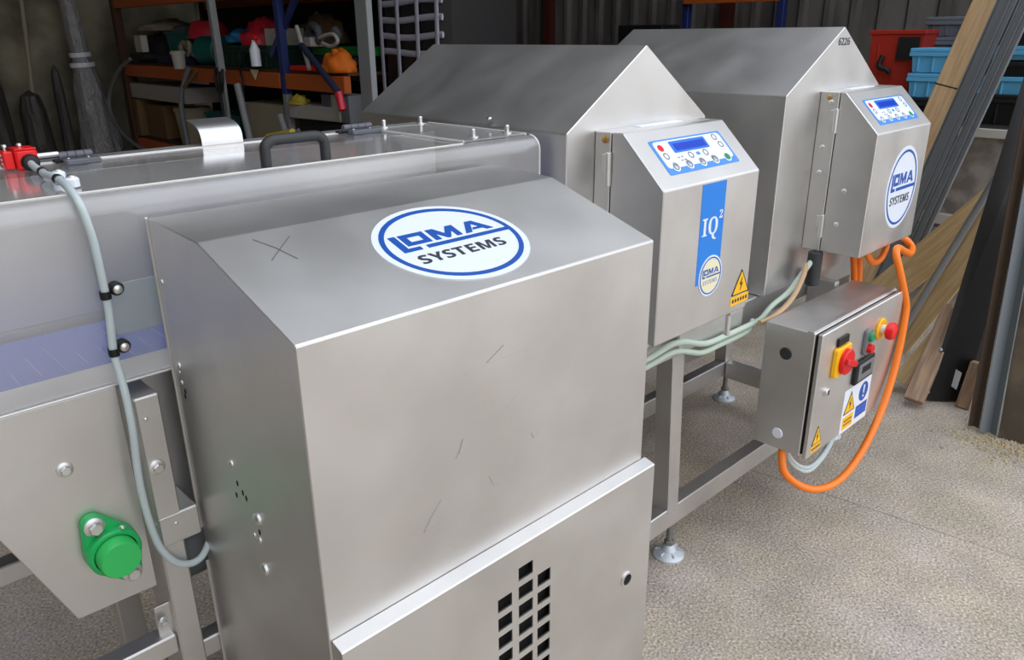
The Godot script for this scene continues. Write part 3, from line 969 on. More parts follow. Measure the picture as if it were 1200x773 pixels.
# ------------------------------------------------------------------ stand under the heads
func stand():
	var t := thing("detector_stand", "welded square tube stand on round levelling feet under the detector heads", "stand", Vector3(2.3, 0.0, -1.5))
	for z in [-1.215, -1.735]:
		bar_x(t, "top_rail", 1.25, 3.05, 0.755, 0.836, z - 0.025, z + 0.025, "steel", 0.003)
		bar_x(t, "lower_rail", 1.25, 3.05, 0.14, 0.215, z - 0.025, z + 0.025, "steel", 0.003)
		for x in [1.835, 3.02]:
			part(t, "leg", loft(PackedVector3Array([Vector3(x - 0.045, 0.76, z + 0.026), Vector3(x + 0.015, 0.76, z + 0.026), Vector3(x + 0.045, 0.20, z + 0.026), Vector3(x - 0.012, 0.20, z + 0.026)]), PackedVector3Array([Vector3(x - 0.045, 0.76, z - 0.03), Vector3(x + 0.015, 0.76, z - 0.03), Vector3(x + 0.045, 0.20, z - 0.03), Vector3(x - 0.012, 0.20, z - 0.03)])), "steel")
			var fx: float = x + 0.05
			var f := part(t, "levelling_foot", lathe(PackedVector2Array([Vector2(0, 0), Vector2(0.052, 0), Vector2(0.053, 0.006), Vector2(0.047, 0.013), Vector2(0.025, 0.022), Vector2(0.02, 0.036), Vector2(0.016, 0.044), Vector2(0, 0.044)]), 28), "zinc", at(fx, 0.0, z))
			part(f, "threaded_rod", rod(0.011, 0.11, 14), "steel_dull", at(fx, 0.088, z))
			part(f, "lock_nut", prism(ellipse(0.017, 0.017, 6), 0.016, 0.001, 0.0), "steel_dull", facing(Vector3(fx, 0.052, z), Vector3(0, 1, 0)))
			for i in 6:
				part(f, "foot_rib", box(0.022, 0.008, 0.005, 0.001), "zinc", Transform3D(Basis(Vector3.UP, TAU * i / 6), Vector3(fx, 0.018, z)) * at(0.034, 0, 0))
	for x in [1.85, 3.03]:
		part(t, "cross_rail", box(0.05, 0.075, 0.46, 0.003), "steel", at(x, 0.177, -1.475))
		part(t, "cross_rail", box(0.05, 0.08, 0.46, 0.003), "steel", at(x - 0.02, 0.795, -1.475))
	part(t, "cabinet_bracket", box(0.2, 0.05, 0.006, 0.001), "steel", at(2.10, 0.655, -1.30))
	part(t, "cabinet_bracket", box(0.03, 0.34, 0.10, 0.002), "steel", at(2.62, 0.66, -1.135))
	part(t, "front_plate", box(0.34, 0.09, 0.012, 0.002), "steel", at(1.93, 0.835, -1.155))
	part(t, "cable_clip", box(0.025, 0.05, 0.02, 0.002), "steel_bright", at(2.50, 0.865, -1.15))

# ------------------------------------------------------------------ control cabinet
func cabinet():
	var t := thing("control_cabinet", "small steel control cabinet with red rotary switch, stop button and safety signs", "control cabinet", Vector3(2.42, 0.40, -0.99))
	var x0 := 2.121
	var x1 := 2.7256
	bar_x(t, "body", x0, x1, 0.402, 0.815, -1.0785, -0.920, "steel", 0.0025)
	bar_x(t, "door_seal", x0 + 0.008, x1 - 0.008, 0.41, 0.807, -0.920, -0.911, "dark_gap", 0.0)
	bar_x(t, "door", x0, x1, 0.400, 0.817, -0.911, -0.8957, "steel", 0.003)
	bar_x(t, "rain_lip", x0, x1, 0.8150, 0.8185, -0.945, -0.925, "steel_bright", 0.0008)
	part(t, "blanking_plug", prism(ellipse(0.02, 0.02, 24), 0.006, 0.002, 0.0), "rubber", facing(Vector3(x0, 0.728, -1.004), Vector3(-1, 0, 0)))
	part(t, "blanking_plug", prism(ellipse(0.018, 0.018, 24), 0.006, 0.002, 0.0), "white", facing(Vector3(x0, 0.456, -0.999), Vector3(-1, 0, 0)))
	var z := -0.8957
	var n := Vector3(0, 0, 1)
	# rotary isolator
	var r := part(t, "isolator", prism(rect(0.098, 0.098), 0.016, 0.003, 0.012, 3), "yellow", at(2.256, 0.700, z + 0.008))
	part(r, "isolator_disc", lathe(PackedVector2Array([Vector2(0.042, 0), Vector2(0.042, 0.012), Vector2(0.038, 0.015), Vector2(0, 0.015)]), 36), "red", axis_y(Vector3(2.262, 0.698, z + 0.016), n))
	part(r, "isolator_grip", box(0.02, 0.076, 0.016, 0.004), "red", Transform3D(Basis(Vector3(0, 0, 1), 1.2), Vector3(2.262, 0.698, z + 0.037)))
	part(t, "name_plate", box(0.07, 0.026, 0.008, 0.001), "black", at(2.258, 0.765, z + 0.004))
	# twin push button
	var pb := part(t, "push_button", prism(rect(0.042, 0.088), 0.012, 0.002, 0.012, 3), "mid_grey", at(2.448, 0.706, z + 0.006))
	part(pb, "green_button", rod(0.015, 0.016, 20), "green_button", axis_y(Vector3(2.448, 0.726, z + 0.016), n))
	part(pb, "red_button", rod(0.015, 0.02, 20), "red", axis_y(Vector3(2.448, 0.686, z + 0.018), n))
	# emergency stop
	var e := part(t, "emergency_stop", prism(ellipse(0.037, 0.037, 36), 0.008, 0.002, 0.0), "yellow", at(2.556, 0.722, z + 0.004))
	part(e, "stop_neck", rod(0.016, 0.03, 20), "white", axis_y(Vector3(2.556, 0.722, z + 0.02), n))
	part(e, "stop_mushroom", lathe(PackedVector2Array([Vector2(0, 0), Vector2(0.02, 0), Vector2(0.029, 0.006), Vector2(0.030, 0.018), Vector2(0.025, 0.027), Vector2(0.012, 0.031), Vector2(0, 0.032)]), 28), "bright_red", axis_y(Vector3(2.556, 0.722, z + 0.022), n))
	# digital meter
	var g := part(t, "digital_meter", box(0.135, 0.080, 0.014, 0.003), "black", at(2.447, 0.612, z + 0.007))
	part(g, "meter_face", box(0.110, 0.058, 0.002, 0.0005), "mid_grey", at(2.451, 0.611, z + 0.0145))
	part(g, "meter_window", box(0.066, 0.024, 0.002, 0.0005), "black", at(2.452, 0.616, z + 0.0155))
	part(t, "door_lock", rod(0.013, 0.012, 18), "steel_bright", axis_y(Vector3(2.192, 0.612, z + 0.004), n))
	part(t, "door_lock_slot", box(0.004, 0.016, 0.002, 0.0004), "black", at(2.192, 0.612, z + 0.0105))
	# safety sign: warning and mandatory halves
	var sx := 2.449
	var sy := 0.479
	var sg := part(t, "safety_sign", prism(rect(0.205, 0.158), 0.001, 0.0, 0.004, 2), "white", at(sx, sy, z + 0.0005))
	part(sg, "warning_triangle", prism(pts([-0.093, -0.012, -0.008, -0.012, -0.05, 0.068]), 0.0006, 0.0, 0.003, 2), "black", at(sx, sy, z + 0.0012))
	part(sg, "yellow_triangle", prism(pts([-0.085, -0.0075, -0.016, -0.0075, -0.05, 0.058]), 0.0006, 0.0, 0.002, 2), "yellow", at(sx, sy, z + 0.0018))
	part(sg, "flash_symbol", prism(pts([-0.046, 0.042, -0.058, 0.018, -0.050, 0.02, -0.053, 0.0, -0.042, 0.024, -0.05, 0.022]), 0.0006, 0.0), "black", at(sx, sy, z + 0.0024))
	part(sg, "yellow_box", prism(rect(0.078, 0.045), 0.0006, 0.0), "yellow", at(sx - 0.05, sy - 0.045, z + 0.0012))
	part(sg, "blue_disc", prism(ellipse(0.035, 0.035, 32), 0.0006, 0.0), "blue", at(sx + 0.05, sy + 0.033, z + 0.0012))
	part(sg, "exclamation_mark", joined([[prism(pts([-0.006, 0.024, 0.006, 0.024, 0.004, -0.006, -0.004, -0.006]), 0.0006, 0.0), Transform3D()], [prism(ellipse(0.005, 0.005, 14, 0, -0.017), 0.0006, 0.0), Transform3D()]]), "white", at(sx + 0.05, sy + 0.033, z + 0.0018))
	part(sg, "blue_box", prism(rect(0.088, 0.045), 0.0006, 0.0), "blue", at(sx + 0.05, sy - 0.034, z + 0.0012))
	var pr := []
	for i in 2:
		for j in 5:
			pr.append([prism(rect(0.010, 0.006), 0.0005, 0.0), at(sx + 0.022 + j * 0.014, sy - 0.026 - i * 0.015, z + 0.0018)])
	part(sg, "white_print", joined(pr), "screen_rim")
	pr = []
	for i in 2:
		for j in 4:
			pr.append([prism(rect(0.011, 0.006), 0.0005, 0.0), at(sx - 0.072 + j * 0.015, sy - 0.038 - i * 0.014, z + 0.0018)])
	part(sg, "dark_print", joined(pr), "card")
	warning(t, at(2.178, 0.412, z + 0.0005), 0.066, 0.088)

# ------------------------------------------------------------------ cables
func clamp_part(t: Node3D, p: Vector3, n: Vector3, along: Vector3, m := "black"):
	part(t, "cable_clip", lathe(PackedVector2Array([Vector2(0.008, -0.006), Vector2(0.008, 0.006), Vector2(0.007, 0.0065)]), 16), m, axis_y(p, along))

func cables():
	var Y := 1.438
	# grey lead from the switch over the guard and down to the bearing plate
	var path := [Vector3(0.337, Y + 0.012, -1.535), Vector3(0.331, Y + 0.012, -1.49), Vector3(0.328, Y + 0.011, -1.44), Vector3(0.322, Y + 0.012, -1.395), Vector3(0.321, Y + 0.014, -1.35), Vector3(0.320, Y + 0.012, -1.30), Vector3(0.316, Y + 0.007, -1.25), Vector3(0.316, Y - 0.008, -1.219), Vector3(0.319, 1.405, -1.212), Vector3(0.323, 1.366, -1.2125), Vector3(0.324, 1.31, -1.2125), Vector3(0.324, 1.27, -1.2125), Vector3(0.321, 1.235, -1.211), Vector3(0.318, 1.20, -1.209), Vector3(0.3185, 1.165, -1.200), Vector3(0.317, 1.131, -1.188), Vector3(0.314, 1.08, -1.179), Vector3(0.309, 1.0, -1.179), Vector3(0.310, 0.934, -1.179), Vector3(0.316, 0.876, -1.179), Vector3(0.327, 0.842, -1.178), Vector3(0.343, 0.818, -1.178), Vector3(0.366, 0.806, -1.18), Vector3(0.389, 0.810, -1.187), Vector3(0.42, 0.83, -1.214)]
	var t := thing("switch_cable", "pale grey cable from the red switch down over the clear guard", "cable", Vector3(0.33, 0.8, -1.3))
	part(t, "lead", tube(path, 0.006, 12, 7), "cable_grey")
	var spots := [[Vector3(0.3265, Y + 0.0115, -1.425), Vector3(-0.1, 0, 1), Vector3(0.014, -0.002, 0.03)], [Vector3(0.3205, Y + 0.013, -1.32), Vector3(-0.1, 0, 1), Vector3(0.015, -0.002, 0.012)], [Vector3(0.324, 1.292, -1.2125), Vector3(0, -1, 0), Vector3(0.017, 0.006, -0.001)], [Vector3(0.3185, 1.203, -1.209), Vector3(0, -1, 0), Vector3(0.016, 0.004, -0.004)]]
	for i in 4:
		var s = spots[i]
		clamp_part(t, s[0], Vector3.ZERO, s[1])
		var out := Vector3(0, 1, 0) if i < 2 else Vector3(0, 0, 1)
		var b = part(t, "clip_base", lathe(PackedVector2Array([Vector2(0.0105, -0.009), Vector2(0.0105, 0.002), Vector2(0.008, 0.005), Vector2(0, 0.005)]), 16), "white" if i < 2 else "black", axis_y(s[0] + s[2], out))
		part(b, "clip_screw", screw_mesh(0.007), "steel_bright", axis_y(s[0] + s[2] + out * 0.005, out))
	# sensor cables along the stand
	var c1 := [Vector3(1.25, 0.80, -1.155), Vector3(1.6, 0.815, -1.155), Vector3(1.74, 0.832, -1.145), Vector3(1.87, 0.795, -1.135), Vector3(1.98, 0.792, -1.13), Vector3(2.10, 0.79, -1.13), Vector3(2.18, 0.792, -1.13), Vector3(2.24, 0.825, -1.125), Vector3(2.33, 0.85, -1.12), Vector3(2.42, 0.90, -1.12), Vector3(2.49, 0.955, -1.11)]
	single("sensor_cable", tube(c1, 0.009, 10, 6), "cable_green", Transform3D(), "pale green sensor cable running along the stand up to the rear control box", "cable")
	var c2 := [Vector3(1.25, 0.775, -1.158), Vector3(1.6, 0.79, -1.158), Vector3(1.74, 0.803, -1.15), Vector3(1.86, 0.768, -1.14), Vector3(1.95, 0.768, -1.135), Vector3(2.06, 0.767, -1.135), Vector3(2.12, 0.772, -1.135), Vector3(2.17, 0.785, -1.15)]
	single("sensor_cable", tube(c2, 0.009, 10, 6), "cable_green", Transform3D(), "lower pale cable tied below the first and ending behind the stand plate", "cable")
	var c3 := [Vector3(2.13, 0.80, -1.105), Vector3(2.20, 0.812, -1.09), Vector3(2.30, 0.845, -1.09), Vector3(2.38, 0.90, -1.10), Vector3(2.42, 0.925, -1.115)]
	single("sensor_cable", tube(c3, 0.0085, 10, 6), "cable_tan", Transform3D(), "tan cable bending up over the cabinet's back edge beside the rubber hose", "cable")
	# orange supply cable round the cabinet
	var o := [Vector3(2.895, 0.964, -1.04), Vector3(2.955, 0.94, -1.01), Vector3(2.985, 0.905, -0.985), Vector3(2.92, 0.895, -0.965), Vector3(2.82, 0.925, -0.95), Vector3(2.72, 0.958, -0.94), Vector3(2.685, 0.945, -0.93), Vector3(2.69, 0.90, -0.915), Vector3(2.715, 0.83, -0.90), Vector3(2.745, 0.76, -0.89), Vector3(2.742, 0.70, -0.885), Vector3(2.725, 0.60, -0.88), Vector3(2.69, 0.50, -0.875), Vector3(2.62, 0.39, -0.87), Vector3(2.50, 0.28, -0.87), Vector3(2.36, 0.225, -0.88), Vector3(2.22, 0.245, -0.91), Vector3(2.13, 0.32, -0.96), Vector3(2.14, 0.40, -0.985)]
	single("power_cable", tube(o, 0.0125, 12, 7), "orange_cable", Transform3D(), "thick orange power cable looping down in front of the cabinet", "cable")
	var o2 := [Vector3(2.655, 0.966, -1.03), Vector3(2.68, 0.925, -1.02), Vector3(2.735, 0.888, -1.02), Vector3(2.80, 0.888, -1.02), Vector3(2.835, 0.925, -1.02), Vector3(2.83, 0.966, -1.025)]
	single("power_cable", tube(o2, 0.0115, 10, 6), "orange_cable", Transform3D(), "short orange cable loop under the rear control box", "cable", "")
	for i in 2:
		var o3 := [Vector3(2.75 + i * 0.045, 0.93, -1.10), Vector3(2.765 + i * 0.045, 0.88, -1.10), Vector3(2.785 + i * 0.04, 0.80, -1.095), Vector3(2.79 + i * 0.04, 0.74, -1.095)]
		single("power_cable", tube(o3, 0.012, 10, 5), "orange_cable", Transform3D(), ["left of two short upright orange cables behind the cabinet top", "right of two short upright orange cables behind the cabinet top"][i], "cable")
	# grey tails below the cabinet
	for i in 2:
		var g := [Vector3(2.17, 0.41, -0.99), Vector3(2.175, 0.36 - i * 0.01, -0.975), Vector3(2.21, 0.318 - i * 0.012, -0.95), Vector3(2.27, 0.297 - i * 0.014, -0.94), Vector3(2.34 + i * 0.01, 0.315 - i * 0.01, -0.935), Vector3(2.39 + i * 0.022, 0.36, -0.935), Vector3(2.41 + i * 0.03, 0.41, -0.95)]
		single("cabinet_lead", tube(g, 0.0075, 10, 6), "cable_grey", Transform3D(), ["inner thin grey lead looping under the steel cabinet", "outer thin grey lead looping under the steel cabinet"][i], "cable")

# ------------------------------------------------------------------ leaning stock on the right
func pole(called: String, a: Vector3, b: Vector3, w: float, h: float, m, label: String, category: String, group := "", up := Vector3(-1, 0.2, 0)) -> MeshInstance3D:
	# bar from a to b; h measured along «up», w across it
	return single(called, box(w, h, a.distance_to(b), 0.003), m, between(a, b, up), label, category, group)

func on_ground(a: Vector3, b: Vector3, y := 0.0) -> Vector3:
	return b + (a - b) * ((b.y - y) / (b.y - a.y))

func leaning_stock():
	# pale plank behind the rear control box
	var a := Vector3(4.62, 1.11, -1.535)
	var b := Vector3(4.70, 1.80, -1.385)
	var lo := on_ground(a, b, 0.02)
	var hi := b + (b - a) * 0.7
	var pl := thing("leaning_plank", "pale sawn plank leaning upright beside the grey steel channels", "plank", lo)
	part(pl, "plank", box(0.155, 0.045, lo.distance_to(hi), 0.004), "timber_pale", between(lo, hi, Vector3(-1, 0.1, -0.1)))
	part(pl, "dark_band", box(0.16, 0.05, 0.006, 0.001), "black", Transform3D(between(lo, hi, Vector3(-1, 0.1, -0.1)).basis, a + (b - a) * 0.37))
	# bundle of steel channels
	var ca := Vector3(4.42, 0.347, -1.545)
	var cb := Vector3(4.42, 1.774, -1.20)
	var labels := ["leftmost steel channel of the leaning bundle, next to the pale plank", "second steel channel from the left in the leaning bundle", "third steel channel from the left in the leaning bundle", "rightmost steel channel of the leaning bundle, beside the grey panel"]
	for i in 4:
		var off := Vector3([0.05, 0.0, 0.012, 0.0][i], 0, [-0.055, -0.005, 0.035, 0.075][i])
		var g := on_ground(ca, cb, 0.025) + off
		var t := cb + (cb - ca) * 0.45 + off
		var w: float = [0.07, 0.032, 0.032, 0.032][i]
		var prof := pts([-w / 2, -0.012, w / 2, -0.012, w / 2, 0.012, w / 2 - 0.006, 0.012, w / 2 - 0.006, -0.004, -w / 2 + 0.006, -0.004, -w / 2 + 0.006, 0.012, -w / 2, 0.012])
		single("steel_channel", prism(prof, g.distance_to(t), 0.0006), "steel_blue_grey", between(g, t, Vector3(-1, 0.2, 0)), labels[i], "steel bar", "steel channels leaning in a bundle")
	# timbers
	var planks := [
		[Vector3(4.26, 0.09, -1.68), Vector3(4.26, 0.97, -0.98), 0.17, 0.05, "timber", "broad weathered timber leaning above the grey tube, uppermost of the timbers"],
		[Vector3(4.14, 0.07, -1.36), Vector3(4.14, 0.86, -1.00), 0.14, 0.05, "timber", "broad weathered timber just below the grey tube"],
		[Vector3(3.74, 0.05, -1.175), Vector3(3.97, 0.50, -0.995), 0.075, 0.06, "timber", "squared timber with a pale cut end beside the orange cable"],
		[Vector3(3.60, 0.035, -1.06), Vector3(3.92, 0.42, -1.06), 0.085, 0.05, "timber_grey", "short grey-brown timber nearest the floor beside the black sheet"],
	]
	for p in planks:
		pole("leaning_timber", p[0], p[1], p[2], p[3], p[4], p[5], "timber", "timbers leaning on the right", Vector3(-1, 0.1, 0.1))
	pole("timber_offcut", Vector3(3.775, 0.0, -0.895), Vector3(3.81, 0.22, -0.88), 0.06, 0.05, "timber_grey", "reddish upright timber offcut between the black sheet and the steel angles", "timber")
	single("steel_tube", tube([Vector3(4.085, 0.03, -1.37), Vector3(4.085, 1.02, -1.035)], 0.018, 14, 0), "galv_tube", Transform3D(), "round grey galvanised tube lying across the leaning timbers", "tube")
	# black wrapped sheet
	var t := thing("black_sheet", "tall black wrapped panel leaning in front of the timbers, white label at its foot", "panel", Vector3(3.75, 0, -0.95))
	var f := PackedVector3Array([Vector3(3.71, 0.01, -1.04), Vector3(3.82, 0.01, -0.91), Vector3(4.03, 1.75, -0.86), Vector3(3.98, 1.75, -0.965)])
	var bk := PackedVector3Array()
	for v in f:
		bk.append(v + Vector3(0.05, 0.0, 0.012))
	part(t, "sheet", loft(f, bk), "black_sheet")
	part(t, "white_label", prism(rect(0.07, 0.085), 0.001, 0.0), "white", facing(Vector3(3.783, 0.125, -0.958), Vector3(-0.764, 0.11, -0.635)))
	for v in [0.05, 0.11, 0.26]:
		part(t, "edge_staple", box(0.012, 0.014, 0.012, 0.003), "zinc", at(3.707 + v * 0.155, v, -1.04 + v * 0.043))
	# rolled steel angles
	var ang := func(lo_: Vector3, hi_: Vector3, w: float, m: String, label: String):
		var prof := pts([0, 0, w, 0, w, 0.005, 0.005, 0.005, 0.005, w, 0, w])
		single("steel_angle", prism(prof, lo_.distance_to(hi_), 0.0008), m, between(lo_, hi_, Vector3(-0.7, 0, 0.7)), label, "steel angle", "steel angles leaning at the right edge")
	ang.call(Vector3(3.590, 0.01, -0.79), Vector3(3.77, 1.62, -0.895), 0.032, "rust_brown", "rusty brown steel angle standing next to the black sheet")
	ang.call(Vector3(3.575, 0.01, -0.725), Vector3(3.75, 1.50, -0.825), 0.05, "angle_grey", "blue-grey painted steel angle beside the brown board")
	# brown board at the right edge
	t = thing("brown_board", "flat brown weathered board leaning at the right edge of the view", "board", Vector3(3.55, 0, -0.62))
	f = PackedVector3Array([Vector3(3.566, 0.0, -0.69), Vector3(3.58, 0.0, -0.30), Vector3(3.73, 0.95, -0.30), Vector3(3.71, 0.95, -0.775)])
	bk = PackedVector3Array()
	for v in f:
		bk.append(v + Vector3(0.025, 0, 0))
	part(t, "board", loft(f, bk), "board_brown")

# ------------------------------------------------------------------ stillage and bins on the right
func crate(called: String, label: String, category: String, c: Vector3, w: float, h: float, d: float, m, group := "", lid := true, yaw := 0.0) -> Node3D:
	# tapered tote: c is the middle of its base, w along z, d along x
	var t := thing(called, label, category, c, group)
	t.rotation.y = yaw
	var x := Transform3D(Basis(Vector3.UP, yaw), c)
	var st := start()
	var b := 0.9
	var lo := [Vector3(-d / 2 * b, 0, -w / 2 * b), Vector3(-d / 2 * b, 0, w / 2 * b), Vector3(d / 2 * b, 0, w / 2 * b), Vector3(d / 2 * b, 0, -w / 2 * b)]
	var up := [Vector3(-d / 2, h, -w / 2), Vector3(-d / 2, h, w / 2), Vector3(d / 2, h, w / 2), Vector3(d / 2, h, -w / 2)]
	for i in 4:
		var j := (i + 1) % 4
		var n: Vector3 = (lo[i] + lo[j]) * Vector3(1, 0, 1)
		quad(st, lo[i], lo[j], up[j], up[i], n)
		var k := 0.92
		quad(st, lo[i] * Vector3(k, 1, k) + Vector3(0, 0.01, 0), lo[j] * Vector3(k, 1, k) + Vector3(0, 0.01, 0), up[j] * Vector3(k, 1, k), up[i] * Vector3(k, 1, k), -n)
	quad(st, lo[0], lo[1], lo[2], lo[3], Vector3.DOWN)
	quad(st, lo[0] + Vector3(0, 0.01, 0), lo[1] + Vector3(0, 0.01, 0), lo[2] + Vector3(0, 0.01, 0), lo[3] + Vector3(0, 0.01, 0), Vector3.UP)
	part(t, "body", finish(st), m, x)
	for e in [[-d / 2, 0.0, 0.012, w + 0.024], [d / 2, 0.0, 0.012, w + 0.024], [0.0, -w / 2, d + 0.0, 0.012], [0.0, w / 2, d, 0.012]]:
		part(t, "rim", box(e[2] + 0.006, 0.025, e[3], 0.003), m, x * at(e[0], h - 0.012, e[1]))
	for i in 3:
		part(t, "rib", box(0.01, h * 0.8, 0.012, 0.002), m, x * at(-d / 2 * 0.955 - 0.002, h * 0.45, (i - 1) * w * 0.33))
	if lid:
		part(t, "lid", box(d + 0.02, 0.022, w + 0.02, 0.004), m, x * at(0, h + 0.011, 0))
	return t

func stillage():
	var t := thing("steel_stillage", "grey weathered steel stillage with a solid front panel between pale rails", "stillage", Vector3(5.3, 0, -1.6))
	part(t, "front_panel", box(0.01, 0.48, 1.2, 0.002), "grey_panel", at(5.0, 0.865, -1.45))
	part(t, "top_rail", box(0.05, 0.05, 1.3, 0.004), "pale_rail", at(4.98, 1.11, -1.45))
	part(t, "bottom_rail", box(0.06, 0.06, 1.3, 0.004), "pale_rail", at(4.98, 0.605, -1.45))
	for z in [-2.1, -0.82]:
		for x in [5.0, 5.65]:
			part(t, "post", box(0.05, 1.1, 0.05, 0.004), "grey_panel", at(x, 0.55, z))
	part(t, "deck", box(0.7, 0.03, 1.3, 0.004), "dark_steel", at(5.32, 1.125, -1.46))
	# crates on the stillage
	var g := "plastic crates on the steel stillage"
	crate("storage_bin", "big red plastic bin with a dark latch behind the rear detector head", "bin", Vector3(5.45, 1.14, -2.04), 0.32, 0.51, 0.35, "bin_red", "", false)
	var bl := thing("bin_latch", "black latch and dark plate on the front of the red bin", "latch", Vector3(5.27, 1.4, -2.03))
	part(bl, "latch_plate", box(0.006, 0.13, 0.13, 0.001), "crate_black", at(5.262, 1.545, -1.96))
	part(bl, "latch_arm", tube([Vector3(5.25, 1.50, -2.10), Vector3(5.235, 1.44, -2.11), Vector3(5.235, 1.42, -2.06), Vector3(5.245, 1.40, -2.04)], 0.016, 8, 4), "crate_black")
	crate("storage_crate", "lower bright blue crate of the stack beside the red bin", "crate", Vector3(5.30, 1.27, -1.77), 0.23, 0.115, 0.3, "crate_blue", g)
	crate("storage_crate", "upper bright blue crate of the stack beside the red bin", "crate", Vector3(5.30, 1.412, -1.765), 0.25, 0.115, 0.3, "crate_blue", g)
	crate("storage_crate", "black tray under the pair of stacked blue crates", "crate", Vector3(5.30, 1.14, -1.77), 0.24, 0.105, 0.3, "crate_black", g)
	crate("storage_crate", "lower grey crate behind the leaning pale plank", "crate", Vector3(5.62, 1.50, -1.83), 0.24, 0.085, 0.28, "crate_grey", g)
	crate("storage_crate", "upper grey crate behind the leaning pale plank", "crate", Vector3(5.62, 1.612, -1.83), 0.24, 0.09, 0.28, "crate_grey", g)
	crate("storage_crate", "black crate under the two grey crates", "crate", Vector3(5.62, 1.14, -1.83), 0.25, 0.33, 0.28, "crate_black", g)
	crate("storage_crate", "blue crate seen to the right of the leaning channels, lower one", "crate", Vector3(5.3, 1.30, -1.38), 0.36, 0.10, 0.3, "crate_blue", g, false)
	crate("storage_crate", "black slatted crate between the two blue crates right of the channels", "crate", Vector3(5.3, 1.405, -1.38), 0.33, 0.075, 0.3, "crate_black", g, false)
	crate("storage_crate", "blue crate seen to the right of the leaning channels, upper one", "crate", Vector3(5.3, 1.49, -1.38), 0.36, 0.05, 0.3, "crate_blue", g)
	crate("storage_crate", "black crate under the blue crates right of the channels", "crate", Vector3(5.3, 1.14, -1.38), 0.42, 0.145, 0.32, "crate_black", g)
	crate("storage_crate", "topmost black crate above the blue crates right of the channels", "crate", Vector3(5.3, 1.568, -1.38), 0.36, 0.16, 0.3, "crate_black", g, false)

# ------------------------------------------------------------------ pallet rack on the left
func rack():
	var t := thing("pallet_rack", "pallet rack with orange beams and blue upright along the back", "rack", Vector3(3.1, 0, -6.0))
	for x in [2.72, 3.55]:
		part(t, "upright", box(0.07, 3.4, 0.08, 0.004), "board_dark", at(x, 1.7, -8.05))
		part(t, "upright", box(0.05, 2.3, 0.06, 0.004), "rack_blue", at(x, 2.43, -5.03))
		part(t, "upright_foot", box(0.045, 1.28, 0.055, 0.004), "rack_grey", at(x, 0.64, -5.03))
	part(t, "brace", box(0.03, 0.045, 1.5, 0.003), "rack_blue", between(Vector3(2.74, 1.74, -4.98), Vector3(2.74, 2.3, -4.35)))
	for z in [[-8.0, -5.07], [-4.99, -4.27]]:
		var l: float = z[1] - z[0]
		var c: float = (z[1] + z[0]) / 2
		for y in [1.945, 1.365, 0.70]:
			part(t, "beam", box(0.05, 0.10, l, 0.004), "rack_orange", at(2.72, y, c))
			part(t, "beam", box(0.05, 0.10, l, 0.004), "rack_orange", at(3.55, y, c))
			part(t, "shelf_board", box(0.80, 0.018, l, 0.002), "board_dark", at(3.13, y + 0.06, c))
	part(t, "back_panel", box(0.02, 2.7, 3.7, 0.002), "crate_black", at(3.62, 2.0, -6.15))
	# pale prop with a black strap in front of the rack
	var p := thing("pale_prop", "pale grey steel prop standing before the rack with a black strap round it", "post", Vector3(2.5, 0, -5.75))
	part(p, "prop", box(0.05, 0.05, 1.2, 0.004), "rack_grey", between(Vector3(2.60, 1.42, -5.745), Vector3(2.60, 2.6, -5.80), Vector3(-1, 0, 0)))
	for s in [-0.025, 0.025]:
		part(p, "prop_leg", box(0.022, 1.42, 0.024, 0.003), "rack_grey", at(2.60, 0.71, -5.745 + s))
	part(p, "strap", tube([Vector3(2.585, 1.44, -5.80), Vector3(2.57, 1.36, -5.80), Vector3(2.57, 1.28, -5.775), Vector3(2.57, 1.265, -5.735), Vector3(2.57, 1.34, -5.68), Vector3(2.585, 1.43, -5.69)], 0.010, 8, 4), "black")
	part(p, "strap", tube([Vector3(2.575, 1.44, -5.745), Vector3(2.57, 1.2, -5.745), Vector3(2.575, 0.85, -5.745)], 0.012, 8, 4), "black")

func heap(called: String, label: String, category: String, c: Vector3, r: Vector3, m, seed_: int, rough := 0.25, group := "") -> MeshInstance3D:
	# crumpled cloth or bag: a lumpy dome sitting on its base
	var n := FastNoiseLite.new()
	n.seed = seed_
	n.frequency = 1.1
	n.fractal_octaves = 3
	var st := start(true)
	var U := 22
	var V := 10
	var pt := func(i: int, j: int) -> Vector3:
		var a := TAU * (i % U) / U
		var b := PI / 2 * j / V
		var d := Vector3(cos(a) * cos(b), sin(b), sin(a) * cos(b))
		var k := 1.0 + rough * n.get_noise_3d(d.x * 1.6, d.y * 1.6, d.z * 1.6) * 1.6
		return Vector3(d.x * r.x, maxf(0.0, d.y * r.y), d.z * r.z) * k
	for j in V:
		for i in U:
			var a: Vector3 = pt.call(i, j)
			var b: Vector3 = pt.call(i + 1, j)
			var e: Vector3 = pt.call(i + 1, j + 1)
			var d: Vector3 = pt.call(i, j + 1)
			if j == V - 1:
				d = pt.call(0, V)
				tri(st, a, b, d, a + b)
			else:
				quad(st, a, b, e, d, a + e)
	for i in U:
		tri(st, Vector3.ZERO, pt.call(i, 0), pt.call(i + 1, 0), Vector3.DOWN)
	return single(called, finish(st), m, Transform3D(Basis(), c), label, category, group)

